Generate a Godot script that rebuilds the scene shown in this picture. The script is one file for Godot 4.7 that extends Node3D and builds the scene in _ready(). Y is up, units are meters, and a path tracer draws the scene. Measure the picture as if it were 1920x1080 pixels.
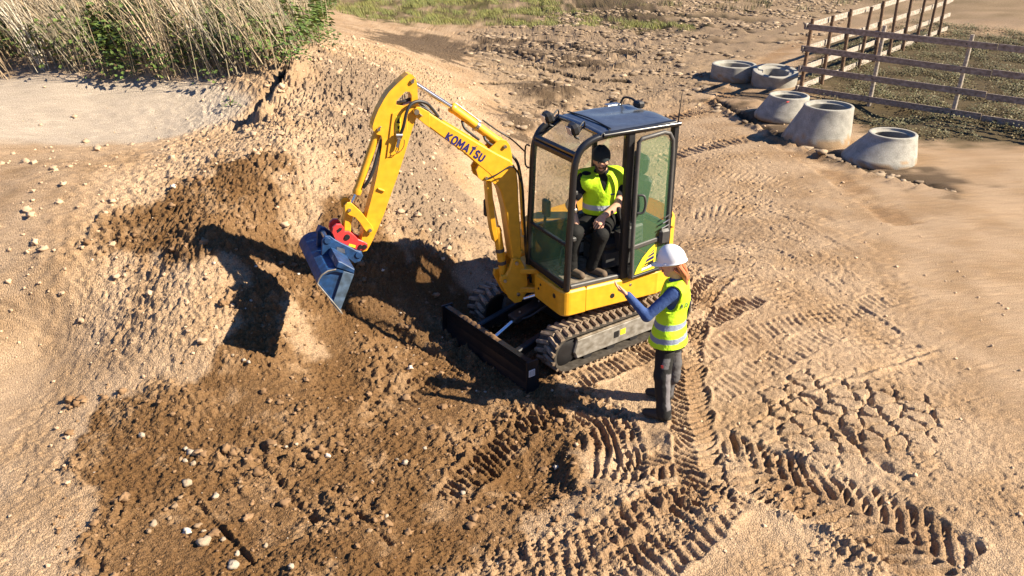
extends Node3D
# ---------------------------------------------------------------- camera model
const FOC := 1590.0
const CAM_H := 4.57
var PITCH := deg_to_rad(25.2)
var cam_f := Vector3.ZERO
var cam_u := Vector3.ZERO
var M := {}
var taken := {}

func ray(px: float, py: float) -> Vector3:
	return cam_f + Vector3.RIGHT * ((px - 960.0) / FOC) + cam_u * ((540.0 - py) / FOC)
func on_plane(px: float, py: float, p0: Vector3, n: Vector3) -> Vector3:
	var c := Vector3(0, CAM_H, 0)
	var d := ray(px, py)
	return c + d * ((p0 - c).dot(n) / d.dot(n))
func on_ground(px: float, py: float, y := 0.0) -> Vector3:
	return on_plane(px, py, Vector3(0, y, 0), Vector3.UP)

# ---------------------------------------------------------------- mesh builder
class MB:
	var v := PackedVector3Array()
	var n := PackedVector3Array()
	var c := PackedColorArray()
	var ix := PackedInt32Array()
	var col := Color(1, 1, 1)
	func tri(a: Vector3, b: Vector3, d: Vector3) -> void: # counter-clockwise seen from outside
		var nn := (b - a).cross(d - a)
		if nn.length_squared() < 1e-16: return
		nn = nn.normalized()
		var k := v.size()
		v.append(a); v.append(b); v.append(d)
		n.append(nn); n.append(nn); n.append(nn)
		c.append(col); c.append(col); c.append(col)
		ix.append(k); ix.append(k + 2); ix.append(k + 1)
	func quad(a: Vector3, b: Vector3, d: Vector3, e: Vector3) -> void:
		tri(a, b, d); tri(a, d, e)
	func tri_o(a: Vector3, b: Vector3, d: Vector3, inside: Vector3) -> void:
		if (b - a).cross(d - a).dot(a - inside) < 0: tri(a, d, b)
		else: tri(a, b, d)
	func quad_o(a: Vector3, b: Vector3, d: Vector3, e: Vector3, inside: Vector3) -> void:
		tri_o(a, b, d, inside); tri_o(a, d, e, inside)
	# rows of points joined into a smooth sheet; close_u joins the last point of a row with its first
	func sheet(rows: Array, close_u := false, close_v := false, flip := false) -> void:
		var nr := rows.size()
		var nc: int = rows[0].size()
		var base := v.size()
		var nor := PackedVector3Array()
		nor.resize(nr * nc)
		var tris := PackedInt32Array()
		var rmax := nr if close_v else nr - 1
		var cmax := nc if close_u else nc - 1
		for r in rmax:
			for k in cmax:
				var r2 := (r + 1) % nr
				var k2 := (k + 1) % nc
				var ia := r * nc + k
				var ib := r * nc + k2
				var ic := r2 * nc + k2
				var id := r2 * nc + k
				var pa: Vector3 = rows[r][k]
				var pb: Vector3 = rows[r][k2]
				var pc: Vector3 = rows[r2][k2]
				var pd: Vector3 = rows[r2][k]
				var nn := (pc - pa).cross(pd - pb)
				if flip: nn = -nn
				nor[ia] += nn; nor[ib] += nn; nor[ic] += nn; nor[id] += nn
				if flip: tris.append_array(PackedInt32Array([ia, ib, ic, ia, ic, id]))
				else: tris.append_array(PackedInt32Array([ia, ic, ib, ia, id, ic]))
		for r in nr:
			for k in nc:
				v.append(rows[r][k])
				var q := nor[r * nc + k]
				n.append(q.normalized() if q.length_squared() > 1e-20 else Vector3.UP)
				c.append(col)
		for t in tris: ix.append(base + t)
	func fan(ring: PackedVector3Array, inside: Vector3) -> void:
		var m := Vector3.ZERO
		for p in ring: m += p
		m /= ring.size()
		for k in ring.size(): tri_o(m, ring[k], ring[(k + 1) % ring.size()], inside)
	func tube(path: PackedVector3Array, radius, sides := 8, caps := true, squash := 1.0, up := Vector3.UP) -> void:
		var rows := []
		var t0 := (path[1] - path[0]).normalized()
		var nx := up.cross(t0)
		if nx.length() < 0.05: nx = Vector3.RIGHT.cross(t0)
		if nx.length() < 0.05: nx = Vector3.BACK.cross(t0)
		nx = nx.normalized()
		for i in path.size():
			var t := (path[mini(i + 1, path.size() - 1)] - path[maxi(i - 1, 0)]).normalized()
			nx = (nx - t * nx.dot(t)).normalized()
			var ny := t.cross(nx)
			var r: float = radius if (radius is float or radius is int) else radius[i]
			var ring := PackedVector3Array()
			for k in sides:
				var a := TAU * k / sides
				ring.append(path[i] + nx * cos(a) * r + ny * sin(a) * r * squash)
			rows.append(ring)
		sheet(rows, true, false, true)
		if caps:
			fan(rows[0], path[0] + (path[1] - path[0]) * 0.5)
			fan(rows[-1], path[-1] + (path[-2] - path[-1]) * 0.5)
	func rod(a: Vector3, b: Vector3, r: float, sides := 12) -> void:
		tube(PackedVector3Array([a, b]), r, sides)
	# profile of (radius, height) pairs turned about y; sharp keeps flat bands
	func lathe(prof: Array, segs: int, xf := Transform3D.IDENTITY, sharp := false) -> void:
		var rows := []
		for p in prof:
			var ring := PackedVector3Array()
			for k in segs:
				var a := TAU * k / segs
				ring.append(xf * Vector3(cos(a) * p.x, p.y, sin(a) * p.x))
			rows.append(ring)
		if sharp:
			for i in rows.size() - 1: sheet([rows[i], rows[i + 1]], true, false, false)
		else: sheet(rows, true, false, false)
	func box(xf: Transform3D, size: Vector3, bev := 0.0) -> void:
		var h := size * 0.5
		var o := xf.origin
		bev = minf(bev, minf(h.x, minf(h.y, h.z)) * 0.9)
		if bev <= 0.0:
			for ax in 3:
				for s in [-1.0, 1.0]:
					var a := Vector3.ZERO; a[ax] = h[ax] * s
					var b := Vector3.ZERO; b[(ax + 1) % 3] = h[(ax + 1) % 3]
					var d := Vector3.ZERO; d[(ax + 2) % 3] = h[(ax + 2) % 3]
					quad_o(xf * (a - b - d), xf * (a + b - d), xf * (a + b + d), xf * (a - b + d), o)
			return
		var g := h - Vector3.ONE * bev
		for ax in 3:
			var i1 := (ax + 1) % 3
			var i2 := (ax + 2) % 3
			for s in [-1.0, 1.0]:
				var a := Vector3.ZERO; a[ax] = h[ax] * s
				var b := Vector3.ZERO; b[i1] = g[i1]
				var d := Vector3.ZERO; d[i2] = g[i2]
				quad_o(xf * (a - b - d), xf * (a + b - d), xf * (a + b + d), xf * (a - b + d), o)
			for s1 in [-1.0, 1.0]:
				for s2 in [-1.0, 1.0]:
					var e := Vector3.ZERO; e[ax] = g[ax]
					var p := Vector3.ZERO; p[i1] = h[i1] * s1; p[i2] = g[i2] * s2
					var q := Vector3.ZERO; q[i1] = g[i1] * s1; q[i2] = h[i2] * s2
					quad_o(xf * (p - e), xf * (p + e), xf * (q + e), xf * (q - e), o)
		for sx in [-1.0, 1.0]:
			for sy in [-1.0, 1.0]:
				for sz in [-1.0, 1.0]:
					tri_o(xf * Vector3(h.x * sx, g.y * sy, g.z * sz), xf * Vector3(g.x * sx, h.y * sy, g.z * sz), xf * Vector3(g.x * sx, g.y * sy, h.z * sz), o)
	func bar(a: Vector3, b: Vector3, w: float, hgt: float, bev := 0.0, up := Vector3.UP) -> void: # a beam from a to b, w across, hgt along up
		var z := (b - a).normalized()
		var x := up.cross(z)
		if x.length() < 0.02: x = Vector3.RIGHT.cross(z)
		x = x.normalized()
		var y := z.cross(x)
		box(Transform3D(Basis(x, y, z), (a + b) * 0.5), Vector3(w, hgt, (b - a).length()), bev)
	# polygon in the (x, y) axes, from depth d0 to d1 along az, with bevelled rims
	func prism(poly: PackedVector2Array, o: Vector3, ax: Vector3, ay: Vector3, az: Vector3, d0: float, d1: float, bev := 0.0) -> void:
		var area := 0.0
		for i in poly.size(): area += poly[i].cross(poly[(i + 1) % poly.size()])
		if area < 0: poly.reverse()
		var tris := Geometry2D.triangulate_polygon(poly)
		var inner := PackedVector2Array()
		var m := poly.size()
		for i in m:
			var e1 := (poly[i] - poly[(i - 1 + m) % m]).normalized()
			var e2 := (poly[(i + 1) % m] - poly[i]).normalized()
			var n1 := Vector2(-e1.y, e1.x)
			var n2 := Vector2(-e2.y, e2.x)
			var b := n1 + n2
			inner.append(poly[i] + (b / maxf(0.5, b.length_squared() * 0.5)) * bev)
		var right := ax.cross(ay).dot(az) > 0
		var P := func(q: Vector2, d: float) -> Vector3: return o + ax * q.x + ay * q.y + az * d
		for i in range(0, tris.size(), 3):
			var a: Vector2 = inner[tris[i]]
			var b: Vector2 = inner[tris[i + 1]]
			var d: Vector2 = inner[tris[i + 2]]
			if (b - a).cross(d - a) < 0:
				var sw := b; b = d; d = sw
			if right:
				tri(P.call(a, d1), P.call(b, d1), P.call(d, d1)); tri(P.call(a, d0), P.call(d, d0), P.call(b, d0))
			else:
				tri(P.call(a, d1), P.call(d, d1), P.call(b, d1)); tri(P.call(a, d0), P.call(b, d0), P.call(d, d0))
		for i in m:
			var j := (i + 1) % m
			var rows := [[poly[i], poly[j], d0 + bev, d1 - bev]]
			var A: Vector3 = P.call(poly[i], d0 + bev)
			var B: Vector3 = P.call(poly[j], d0 + bev)
			var C: Vector3 = P.call(poly[j], d1 - bev)
			var D: Vector3 = P.call(poly[i], d1 - bev)
			if right: quad(A, B, C, D)
			else: quad(B, A, D, C)
			if bev > 0:
				var A2: Vector3 = P.call(inner[i], d0)
				var B2: Vector3 = P.call(inner[j], d0)
				var C2: Vector3 = P.call(inner[j], d1)
				var D2: Vector3 = P.call(inner[i], d1)
				if right:
					quad(A2, B2, B, A); quad(D, C, C2, D2)
				else:
					quad(B2, A2, A, B); quad(C, D, D2, C2)
	func mesh() -> ArrayMesh:
		var arr := []
		arr.resize(Mesh.ARRAY_MAX)
		arr[Mesh.ARRAY_VERTEX] = v
		arr[Mesh.ARRAY_NORMAL] = n
		arr[Mesh.ARRAY_COLOR] = c
		arr[Mesh.ARRAY_INDEX] = ix
		var m := ArrayMesh.new()
		m.add_surface_from_arrays(Mesh.PRIMITIVE_TRIANGLES, arr)
		return m

static func smooth_path(pts: Array, per := 6) -> PackedVector3Array: # Catmull-Rom through the points
	var out := PackedVector3Array()
	for i in pts.size() - 1:
		var p0: Vector3 = pts[maxi(i - 1, 0)]
		var p1: Vector3 = pts[i]
		var p2: Vector3 = pts[i + 1]
		var p3: Vector3 = pts[mini(i + 2, pts.size() - 1)]
		for k in per: out.append(p1.cubic_interpolate(p2, p0, p3, float(k) / per))
	out.append(pts[-1])
	return out
static func arc2(cx: float, cy: float, r: float, a0: float, a1: float, k: int) -> PackedVector2Array:
	var out := PackedVector2Array()
	for i in k + 1:
		var a := deg_to_rad(lerpf(a0, a1, float(i) / k))
		out.append(Vector2(cx + cos(a) * r, cy + sin(a) * r))
	return out

# ---------------------------------------------------------------- nodes
func numbered(called: String) -> String:
	if not taken.has(called):
		taken[called] = 0
		return called
	taken[called] += 1
	return "%s_%03d" % [called, taken[called]]
func tag(o: Node, label: String, category: String, group := "") -> void:
	o.set_meta("label", label)
	o.set_meta("category", category)
	if group != "": o.set_meta("group", group)
func thing(called: String, label: String, category: String, at := Vector3.ZERO, group := "") -> Node3D:
	var o := Node3D.new()
	o.name = numbered(called)
	add_child(o)
	o.position = at
	tag(o, label, category, group)
	return o
func part(parent: Node, called: String, mb: MB, mat: Material) -> MeshInstance3D:
	return part_mesh(parent, called, mb.mesh(), mat)
func part_mesh(parent: Node, called: String, mesh: Mesh, mat: Material) -> MeshInstance3D:
	var o := MeshInstance3D.new()
	o.name = numbered(called) if parent == self else called
	o.mesh = mesh
	o.material_override = mat
	parent.add_child(o, true)
	return o
func copies(called: String, mesh: Mesh, mat: Material, xfs: Array, cols := []) -> MultiMeshInstance3D:
	var mm := MultiMesh.new()
	mm.transform_format = MultiMesh.TRANSFORM_3D
	mm.use_colors = cols.size() > 0
	mm.mesh = mesh
	mm.instance_count = xfs.size()
	for i in xfs.size():
		mm.set_instance_transform(i, xfs[i])
		if cols.size() > 0: mm.set_instance_color(i, cols[i])
	var o := MultiMeshInstance3D.new()
	o.name = numbered(called)
	o.multimesh = mm
	o.material_override = mat
	add_child(o)
	return o

# ---------------------------------------------------------------- materials
func srgb(r: float, g: float, b: float) -> Color: # a real-world base colour, given as linear values
	return Color(r, g, b).linear_to_srgb()
func noise_tex(size: int, freq: float, octaves: int, lo: Color, hi: Color, sd := 1, normal := false, bump := 4.0, type := FastNoiseLite.TYPE_SIMPLEX_SMOOTH) -> NoiseTexture2D:
	var nz := FastNoiseLite.new()
	nz.seed = sd
	nz.noise_type = type
	nz.frequency = freq
	nz.fractal_type = FastNoiseLite.FRACTAL_FBM
	nz.fractal_octaves = octaves
	var t := NoiseTexture2D.new()
	t.width = size
	t.height = size
	t.seamless = true
	t.noise = nz
	if normal:
		t.as_normal_map = true
		t.bump_strength = bump
	else:
		var g := Gradient.new()
		g.set_color(0, lo)
		g.set_color(1, hi)
		t.color_ramp = g
	return t
func paint(r: float, g: float, b: float, rough: float, metal := 0.0, wear := 0.12, coat := 0.0) -> StandardMaterial3D:
	var m := StandardMaterial3D.new()
	m.albedo_color = srgb(r, g, b)
	m.roughness = rough
	m.metallic = metal
	if coat > 0.0:
		m.clearcoat_enabled = true
		m.clearcoat = coat
		m.clearcoat_roughness = 0.12
	if wear > 0.0:
		m.albedo_texture = T_WEAR[0 if wear < 0.15 else 1]
		m.uv1_triplanar = true
		m.uv1_scale = Vector3(1.7, 1.7, 1.7)
		m.roughness_texture = T_WEAR[2]
		m.roughness = minf(1.0, rough * 1.25)
	return m
var T_WEAR := []
func make_materials() -> void:
	T_WEAR = [noise_tex(256, 0.02, 5, Color(0.86, 0.85, 0.83), Color(1, 1, 1), 3), noise_tex(256, 0.025, 5, Color(0.55, 0.52, 0.47), Color(1, 1, 1), 8), noise_tex(256, 0.015, 5, Color(0.6, 0.6, 0.6), Color(1, 1, 1), 5)]
	M.yellow = paint(0.83, 0.415, 0.02, 0.42, 0.0, 0.1, 0.12)
	M.black = paint(0.012, 0.012, 0.014, 0.5, 0.0, 0.1)
	M.black_gloss = paint(0.012, 0.013, 0.016, 0.32, 0.0, 0.1, 0.15)
	M.roof = paint(0.20, 0.225, 0.26, 0.24, 0.75, 0.1, 0.3)
	M.rubber = paint(0.075, 0.064, 0.052, 0.85, 0.0, 0.2)
	M.hose = paint(0.02, 0.02, 0.022, 0.5, 0.0, 0.0)
	M.steel = paint(0.55, 0.55, 0.55, 0.3, 1.0, 0.1)
	M.chrome = paint(0.75, 0.75, 0.76, 0.13, 1.0, 0.0)
	M.blue = paint(0.014, 0.075, 0.24, 0.55, 0.0, 0.2)
	M.blue_worn = paint(0.11, 0.18, 0.29, 0.5, 0.0, 0.2)
	M.bare_steel = paint(0.50, 0.47, 0.43, 0.5, 0.4, 0.2)
	M.red = paint(0.66, 0.045, 0.045, 0.35, 0.0, 0.1, 0.4)
	M.navy = paint(0.012, 0.012, 0.11, 0.5, 0.0, 0.0)
	M.white = paint(0.78, 0.78, 0.76, 0.5, 0.0, 0.0)
	M.sticker = paint(0.78, 0.62, 0.03, 0.45, 0.0, 0.0)
	M.dusty = paint(0.33, 0.28, 0.22, 0.85, 0.0, 0.2)
	M.frame_grey = paint(0.34, 0.325, 0.30, 0.65, 0.1, 0.2)
	M.seat = paint(0.025, 0.025, 0.027, 0.75, 0.0, 0.1)
	M.plastic = paint(0.05, 0.05, 0.052, 0.55, 0.0, 0.1)
	M.grey_trim = paint(0.075, 0.072, 0.07, 0.5, 0.0, 0.1)
	M.grey_label = paint(0.30, 0.31, 0.33, 0.6, 0.0, 0.0)
	M.lens = paint(0.62, 0.55, 0.50, 0.2, 0.3, 0.0)
	var g := StandardMaterial3D.new()
	g.albedo_color = Color(0.48, 0.66, 0.50, 0.13)
	g.transparency = BaseMaterial3D.TRANSPARENCY_ALPHA
	g.roughness = 0.03
	g.metallic_specular = 0.22
	M.glass = g
	var vc := StandardMaterial3D.new()
	vc.vertex_color_use_as_albedo = true
	vc.roughness = 0.85
	M.vertex = vc
	var vs := StandardMaterial3D.new()
	vs.vertex_color_use_as_albedo = true
	vs.roughness = 0.8
	vs.metallic_specular = 0.3
	vs.normal_enabled = true
	vs.normal_texture = noise_tex(256, 0.018, 4, Color.BLACK, Color.WHITE, 35, true, 6.0)
	vs.normal_scale = 0.7
	vs.uv1_triplanar = true
	vs.uv1_scale = Vector3(4, 4, 4)
	M.skin = vs
	# earth: the colours of the soils sit on the vertices, the texture adds grain
	var e := StandardMaterial3D.new()
	e.vertex_color_use_as_albedo = true
	e.roughness = 0.95
	e.metallic_specular = 0.25
	e.albedo_texture = noise_tex(1024, 0.05, 6, Color(0.52, 0.50, 0.47), Color(1, 1, 1), 11)
	e.normal_enabled = true
	e.normal_texture = noise_tex(1024, 0.05, 6, Color.BLACK, Color.WHITE, 21, true, 7.0)
	e.normal_scale = 1.8
	e.uv1_triplanar = true
	e.uv1_world_triplanar = true
	e.uv1_scale = Vector3(1.1, 1.1, 1.1)
	M.earth = e
	var lf := StandardMaterial3D.new()
	lf.vertex_color_use_as_albedo = true
	lf.roughness = 0.7
	lf.backlight_enabled = true
	lf.backlight = Color(0.12, 0.14, 0.05)
	lf.cull_mode = BaseMaterial3D.CULL_DISABLED
	M.leaf = lf
	M.helmet = paint(0.80, 0.80, 0.79, 0.28, 0.0, 0.0, 0.4)
	M.badge = paint(0.08, 0.22, 0.36, 0.5, 0.0, 0.0)
	M.cap = paint(0.012, 0.022, 0.028, 0.8, 0.0, 0.0)
	var cl := StandardMaterial3D.new()
	cl.vertex_color_use_as_albedo = true
	cl.roughness = 0.75
	cl.normal_enabled = true
	cl.normal_texture = noise_tex(256, 0.02, 3, Color.BLACK, Color.WHITE, 33, true, 5.0)
	cl.uv1_triplanar = true
	cl.uv1_scale = Vector3(3, 3, 3)
	M.cloth = cl
	var ca := StandardMaterial3D.new()
	ca.vertex_color_use_as_albedo = true
	ca.roughness = 0.9
	ca.albedo_texture = noise_tex(512, 0.05, 5, Color(0.72, 0.71, 0.69), Color(1, 1, 1), 34)
	ca.uv1_triplanar = true
	ca.uv1_scale = Vector3(1.4, 1.4, 1.4)
	M.cast = ca
	M.crust = paint(0.30, 0.175, 0.082, 0.95, 0.0, 0.2)
	M.wood = paint(0.46, 0.375, 0.33, 0.85, 0.0, 0.2)
	M.wood_pale = paint(0.56, 0.50, 0.44, 0.85, 0.0, 0.2)
	M.wood_post = paint(0.25, 0.155, 0.095, 0.85, 0.0, 0.2)
# ---------------------------------------------------------------- terrain
# control heights: [px, py, height]: the pixel gives the direction, the height the distance
var CTRL := [[1100,700,0],[1250,800,0],[1600,900,0],[1600,700,0],[1400,500,0],[1600,350,0],[1350,300,0],[1500,200,0],[1300,100,0],[1100,120,0],[960,100,0],[1200,15,0],[1600,40,0],[960,640,0],[880,660,0],[1000,900,0],[1300,1060,0],[700,1060,0],[500,900,0.05],[460,760,0.18],[300,1000,0.03],[300,800,0.14],[970,470,0],[960,330,0.05],[1850,300,0],[1850,600,0],[1850,1000,0],[1850,80,0],[620,800,0.05],[600,720,0.14],[750,720,0.03],
	[392,432,1.30],[505,655,0.40],[845,464,0.62],[690,455,0.90],[490,285,1.70],[545,122,2.2],[300,150,2.0],[300,240,1.5],[300,330,1.45],[430,172,1.9],[455,235,1.6],[620,66,1.7],[690,70,1.3],[760,86,0.9],[844,131,0.6],[905,168,0.3],[930,192,0.1],[830,200,0.85],[850,300,0.65],[900,400,0.2],[700,300,1.4],[300,500,0.95],[300,420,1.2],[300,600,0.68],[300,700,0.34],[600,610,0.36],[560,480,0.82],[660,565,0.47],[750,610,0.2],[640,400,1.12],[600,250,1.75],[400,330,1.5],[520,400,1.22],[430,620,0.6],[400,520,0.92],[800,500,0.5],[850,570,0.1],[770,400,0.9],
	[100,150,2.0],[100,240,1.5],[100,330,1.45],[100,430,1.2],[100,520,0.9],[100,620,0.4],[100,720,0.15],[100,900,0.05],[258,70,1.7],[450,70,1.7],[60,70,1.7],[258,10,1.5],[600,18,0.8],[450,10,1.3],[700,35,0.15],[850,92,0.0],[60,10,1.5],[900,10,0]]
var tps_x := PackedFloat64Array()
var tps_z := PackedFloat64Array()
var tps_w := PackedFloat64Array()
func tps_fit() -> void:
	var n := CTRL.size()
	var hh := []
	for q in CTRL:
		var p := on_ground(q[0], q[1], q[2])
		tps_x.append(p.x)
		tps_z.append(p.z)
		hh.append(float(q[2]))
	for e in [[-8.0, 0.0, 0.2], [0.0, 1.0, 0.0], [9.0, 0.0, 0.0], [45.0, -20.0, 0.0], [-45.0, -30.0, 1.2], [0.0, -90.0, 0.0], [50.0, -90.0, 0.0], [-50.0, -90.0, 0.8], [14.0, -60.0, 0.0], [-14.0, -60.0, 0.8]]:
		tps_x.append(e[0])
		tps_z.append(e[1])
		hh.append(e[2])
		n += 1
	var m := n + 3
	var a := []
	for i in m:
		var row := PackedFloat64Array()
		row.resize(m + 1)
		if i < n:
			for j in n:
				var d := (tps_x[i] - tps_x[j]) ** 2 + (tps_z[i] - tps_z[j]) ** 2
				row[j] = 0.5 * d * log(d) if d > 1e-9 else 0.0
			row[i] += 0.08
			row[n] = 1.0
			row[n + 1] = tps_x[i]
			row[n + 2] = tps_z[i]
			row[m] = hh[i]
		else:
			for j in n: row[j] = [1.0, tps_x[j], tps_z[j]][i - n]
		a.append(row)
	for i in m:
		var best := i
		for r in range(i + 1, m):
			if absf(a[r][i]) > absf(a[best][i]): best = r
		var sw = a[i]; a[i] = a[best]; a[best] = sw
		var pr: PackedFloat64Array = a[i]
		for r in range(i + 1, m):
			var rr: PackedFloat64Array = a[r]
			var f := rr[i] / pr[i]
			if f == 0.0: continue
			for k in range(i, m + 1): rr[k] -= f * pr[k]
			a[r] = rr
	tps_w.resize(m)
	for i in range(m - 1, -1, -1):
		var s: float = a[i][m]
		for k in range(i + 1, m): s -= a[i][k] * tps_w[k]
		tps_w[i] = s / a[i][i]
func tps(x: float, z: float) -> float:
	var n := tps_x.size()
	var s := tps_w[n] + tps_w[n + 1] * x + tps_w[n + 2] * z
	for i in n:
		var dx := x - tps_x[i]
		var dz := z - tps_z[i]
		var d := dx * dx + dz * dz
		if d > 1e-9: s += tps_w[i] * 0.5 * d * log(d)
	return s

# coarse sheet of base heights, and what the ground is made of (all on one grid)
const CX0 := -24.0
const CZ0 := 4.0      # rows run towards -z
const CD := 0.25
const CNX := 193
const CNZ := 185
var cg := PackedFloat32Array()
func coarse() -> void:
	cg.resize(CNX * CNZ)
	for j in CNZ:
		for i in CNX:
			var x := CX0 + i * CD
			var z := CZ0 - j * CD
			# far away only every fourth point is worked out
			if z < -20.0 or absf(x) > 9.0:
				if (i & 3) != 0 or (j & 3) != 0: continue
			cg[j * CNX + i] = tps(x, z)
	for j in CNZ:
		for i in CNX:
			var x := CX0 + i * CD
			var z := CZ0 - j * CD
			if (z < -20.0 or absf(x) > 9.0) and ((i & 3) != 0 or (j & 3) != 0):
				var i0 := i & ~3
				var j0 := j & ~3
				var i1 := mini(i0 + 4, CNX - 1)
				var j1 := mini(j0 + 4, CNZ - 1)
				var u := (i - i0) / 4.0
				var w := (j - j0) / 4.0
				cg[j * CNX + i] = lerpf(lerpf(cg[j0 * CNX + i0], cg[j0 * CNX + i1], u), lerpf(cg[j1 * CNX + i0], cg[j1 * CNX + i1], u), w)
func base_h(x: float, z: float) -> float:
	var fx := clampf((x - CX0) / CD, 0, CNX - 1.001)
	var fz := clampf((CZ0 - z) / CD, 0, CNZ - 1.001)
	var i := int(fx)
	var j := int(fz)
	fx -= i
	fz -= j
	var k := j * CNX + i
	return lerpf(lerpf(cg[k], cg[k + 1], fx), lerpf(cg[k + CNX], cg[k + CNX + 1], fx), fz)
# the point of the earth that a pixel shows
func hit(px: float, py: float) -> Vector3:
	var c := Vector3(0, CAM_H, 0)
	var d := ray(px, py)
	var t := 2.0
	while t < 80.0:
		var p := c + d * t
		if p.y < base_h(p.x, p.z):
			var lo := t - 0.1
			for k in 8:
				var mid := (lo + t) * 0.5
				p = c + d * mid
				if p.y < base_h(p.x, p.z): t = mid
				else: lo = mid
			return c + d * t
		t += 0.1
	return c + d * t

# soil patches: polygons given by pixels, laid on the earth; value = signed distance inside, on a 10 cm grid
const PX0 := -10.0
const PZ0 := -3.0
const PD := 0.1
const PNX := 211
const PNZ := 320
var BROWN := [[[150,1250],[150,760],[258,745],[330,735],[380,690],[430,640],[455,560],[470,510],[440,492],[330,500],[258,490],[200,470],[200,420],[258,385],[350,345],[430,302],[470,286],[510,290],[545,320],[530,350],[548,372],[525,420],[545,440],[600,392],[640,345],[660,318],[700,345],[735,400],[720,440],[790,452],[830,480],[860,520],[910,545],[1000,560],[1080,610],[1060,720],[1100,750],[1085,800],[1100,850],[1090,910],[1040,970],[1010,1000],[900,1040],[860,1090],[820,1250]],
	[[520,598],[560,560],[600,570],[640,600],[690,640],[700,690],[640,690],[620,660],[560,640]]]
var PALE := [[[515,600],[545,585],[575,620],[610,650],[622,678],[590,682],[550,662],[522,640]], [[530,340],[600,330],[605,368],[575,372],[560,400],[530,410],[522,380]]]
var WHITE := [[[-60,150],[258,150],[370,148],[420,160],[475,180],[440,210],[400,235],[330,255],[258,268],[-60,270]]]
var GREY := [[[560,130],[640,110],[720,120],[800,190],[830,260],[850,330],[900,400],[910,470],[860,510],[790,450],[740,440],[735,400],[700,340],[650,300],[610,240],[600,190]]]
var DARK := [[[700,58],[800,62],[880,80],[900,105],[860,120],[790,100],[740,85],[690,72]], [[868,80],[960,88],[1070,106],[1150,118],[1150,134],[1060,126],[950,106],[868,94]], [[900,72],[1010,74],[1120,92],[1200,94],[1200,102],[1110,104],[1000,86],[900,82]], [[940,205],[1000,215],[1000,262],[960,255]], [[975,165],[1060,160],[1080,195],[1010,200]], [[1000,2],[1180,15],[1310,50],[1250,60],[1100,40],[1010,20]], [[1330,190],[1400,230],[1470,262],[1560,300],[1662,330],[1800,360],[1800,330],[1662,305],[1560,280],[1470,240],[1400,205]], [[1320,165],[1430,170],[1500,190],[1480,205],[1380,190]]]  # dark wet mud; along the ruts their shadow is painted in too
var GREEN := [[[620,10],[760,0],[960,-10],[1010,20],[1100,40],[1300,45],[1290,58],[1100,52],[960,48],[800,44],[680,36]]]
var FIELD := [[[1500,140],[1560,60],[1680,20],[2100,30],[2100,280],[1750,270],[1640,250],[1590,210],[1520,175]]]
var MUDDY := [[[880,60],[1100,20],[1340,4],[1560,10],[1500,70],[1420,110],[1330,160],[1240,200],[1080,210],[950,200],[890,130]]]
var RUBBLE := [[[445,240],[500,180],[545,122],[640,78],[760,98],[850,160],[810,260],[720,340],[650,310],[600,270],[530,275]],[[860,1110],[900,1050],[1000,1000],[1090,950],[1180,925],[1260,935],[1330,925],[1400,950],[1380,985],[1300,1005],[1200,1060],[1150,1110]],[[1250,785],[1275,800],[1285,850],[1262,850],[1240,815]],[[1410,905],[1480,950],[1560,985],[1640,1020],[1640,1045],[1540,1010],[1450,975]],[[1180,480],[1330,500],[1340,560],[1290,600],[1200,560]]]
var SMOOTH := [[[380,930],[520,900],[600,980],[470,1060]],[[790,950],[900,930],[1000,960],[990,1010],[860,1020]],[[200,1000],[330,960],[420,1040],[330,1120],[200,1120]],[[430,700],[560,690],[600,740],[500,800],[420,760]],[[620,1000],[760,960],[800,1020],[700,1070]],[[700,760],[900,700],[960,760],[800,830]],[[560,560],[640,600],[660,680],[600,690]]]
func patch(polys: Array) -> PackedFloat32Array:
	var out := PackedFloat32Array()
	out.resize(PNX * PNZ)
	out.fill(-9.0)
	for poly in polys:
		var w := PackedVector2Array()
		var lo := Vector2(1e9, 1e9)
		var hi := Vector2(-1e9, -1e9)
		for q in poly:
			var p := hit(q[0], q[1])
			var p2 := Vector2(p.x, p.z)
			w.append(p2)
			lo = lo.min(p2)
			hi = hi.max(p2)
		var n := w.size()
		for j in PNZ:
			var z := PZ0 - j * PD
			if z < lo.y - 0.6 or z > hi.y + 0.6: continue
			for i in PNX:
				var x := PX0 + i * PD
				if x < lo.x - 0.6 or x > hi.x + 0.6: continue
				var p := Vector2(x, z)
				var best := 1e9
				var inside := false
				var b := w[n - 1]
				for k in n:
					var a := w[k]
					var ab := b - a
					var t := clampf((p - a).dot(ab) / maxf(ab.length_squared(), 1e-9), 0, 1)
					best = minf(best, (p - a - ab * t).length_squared())
					if (a.y > z) != (b.y > z) and x < (b.x - a.x) * (z - a.y) / (b.y - a.y) + a.x: inside = not inside
					b = a
				best = sqrt(best)
				var s := best if inside else -best
				if s > out[j * PNX + i]: out[j * PNX + i] = s
	return out
func pv(a: PackedFloat32Array, x: float, z: float) -> float:
	var fx := (x - PX0) / PD
	var fz := (PZ0 - z) / PD
	if fx < 0 or fz < 0 or fx >= PNX - 1 or fz >= PNZ - 1: 
		fx = clampf(fx, 0, PNX - 1.001)
		fz = clampf(fz, 0, PNZ - 1.001)
	var i := int(fx)
	var j := int(fz)
	fx -= i
	fz -= j
	var k := j * PNX + i
	return lerpf(lerpf(a[k], a[k + 1], fx), lerpf(a[k + PNX], a[k + PNX + 1], fx), fz)

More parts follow.
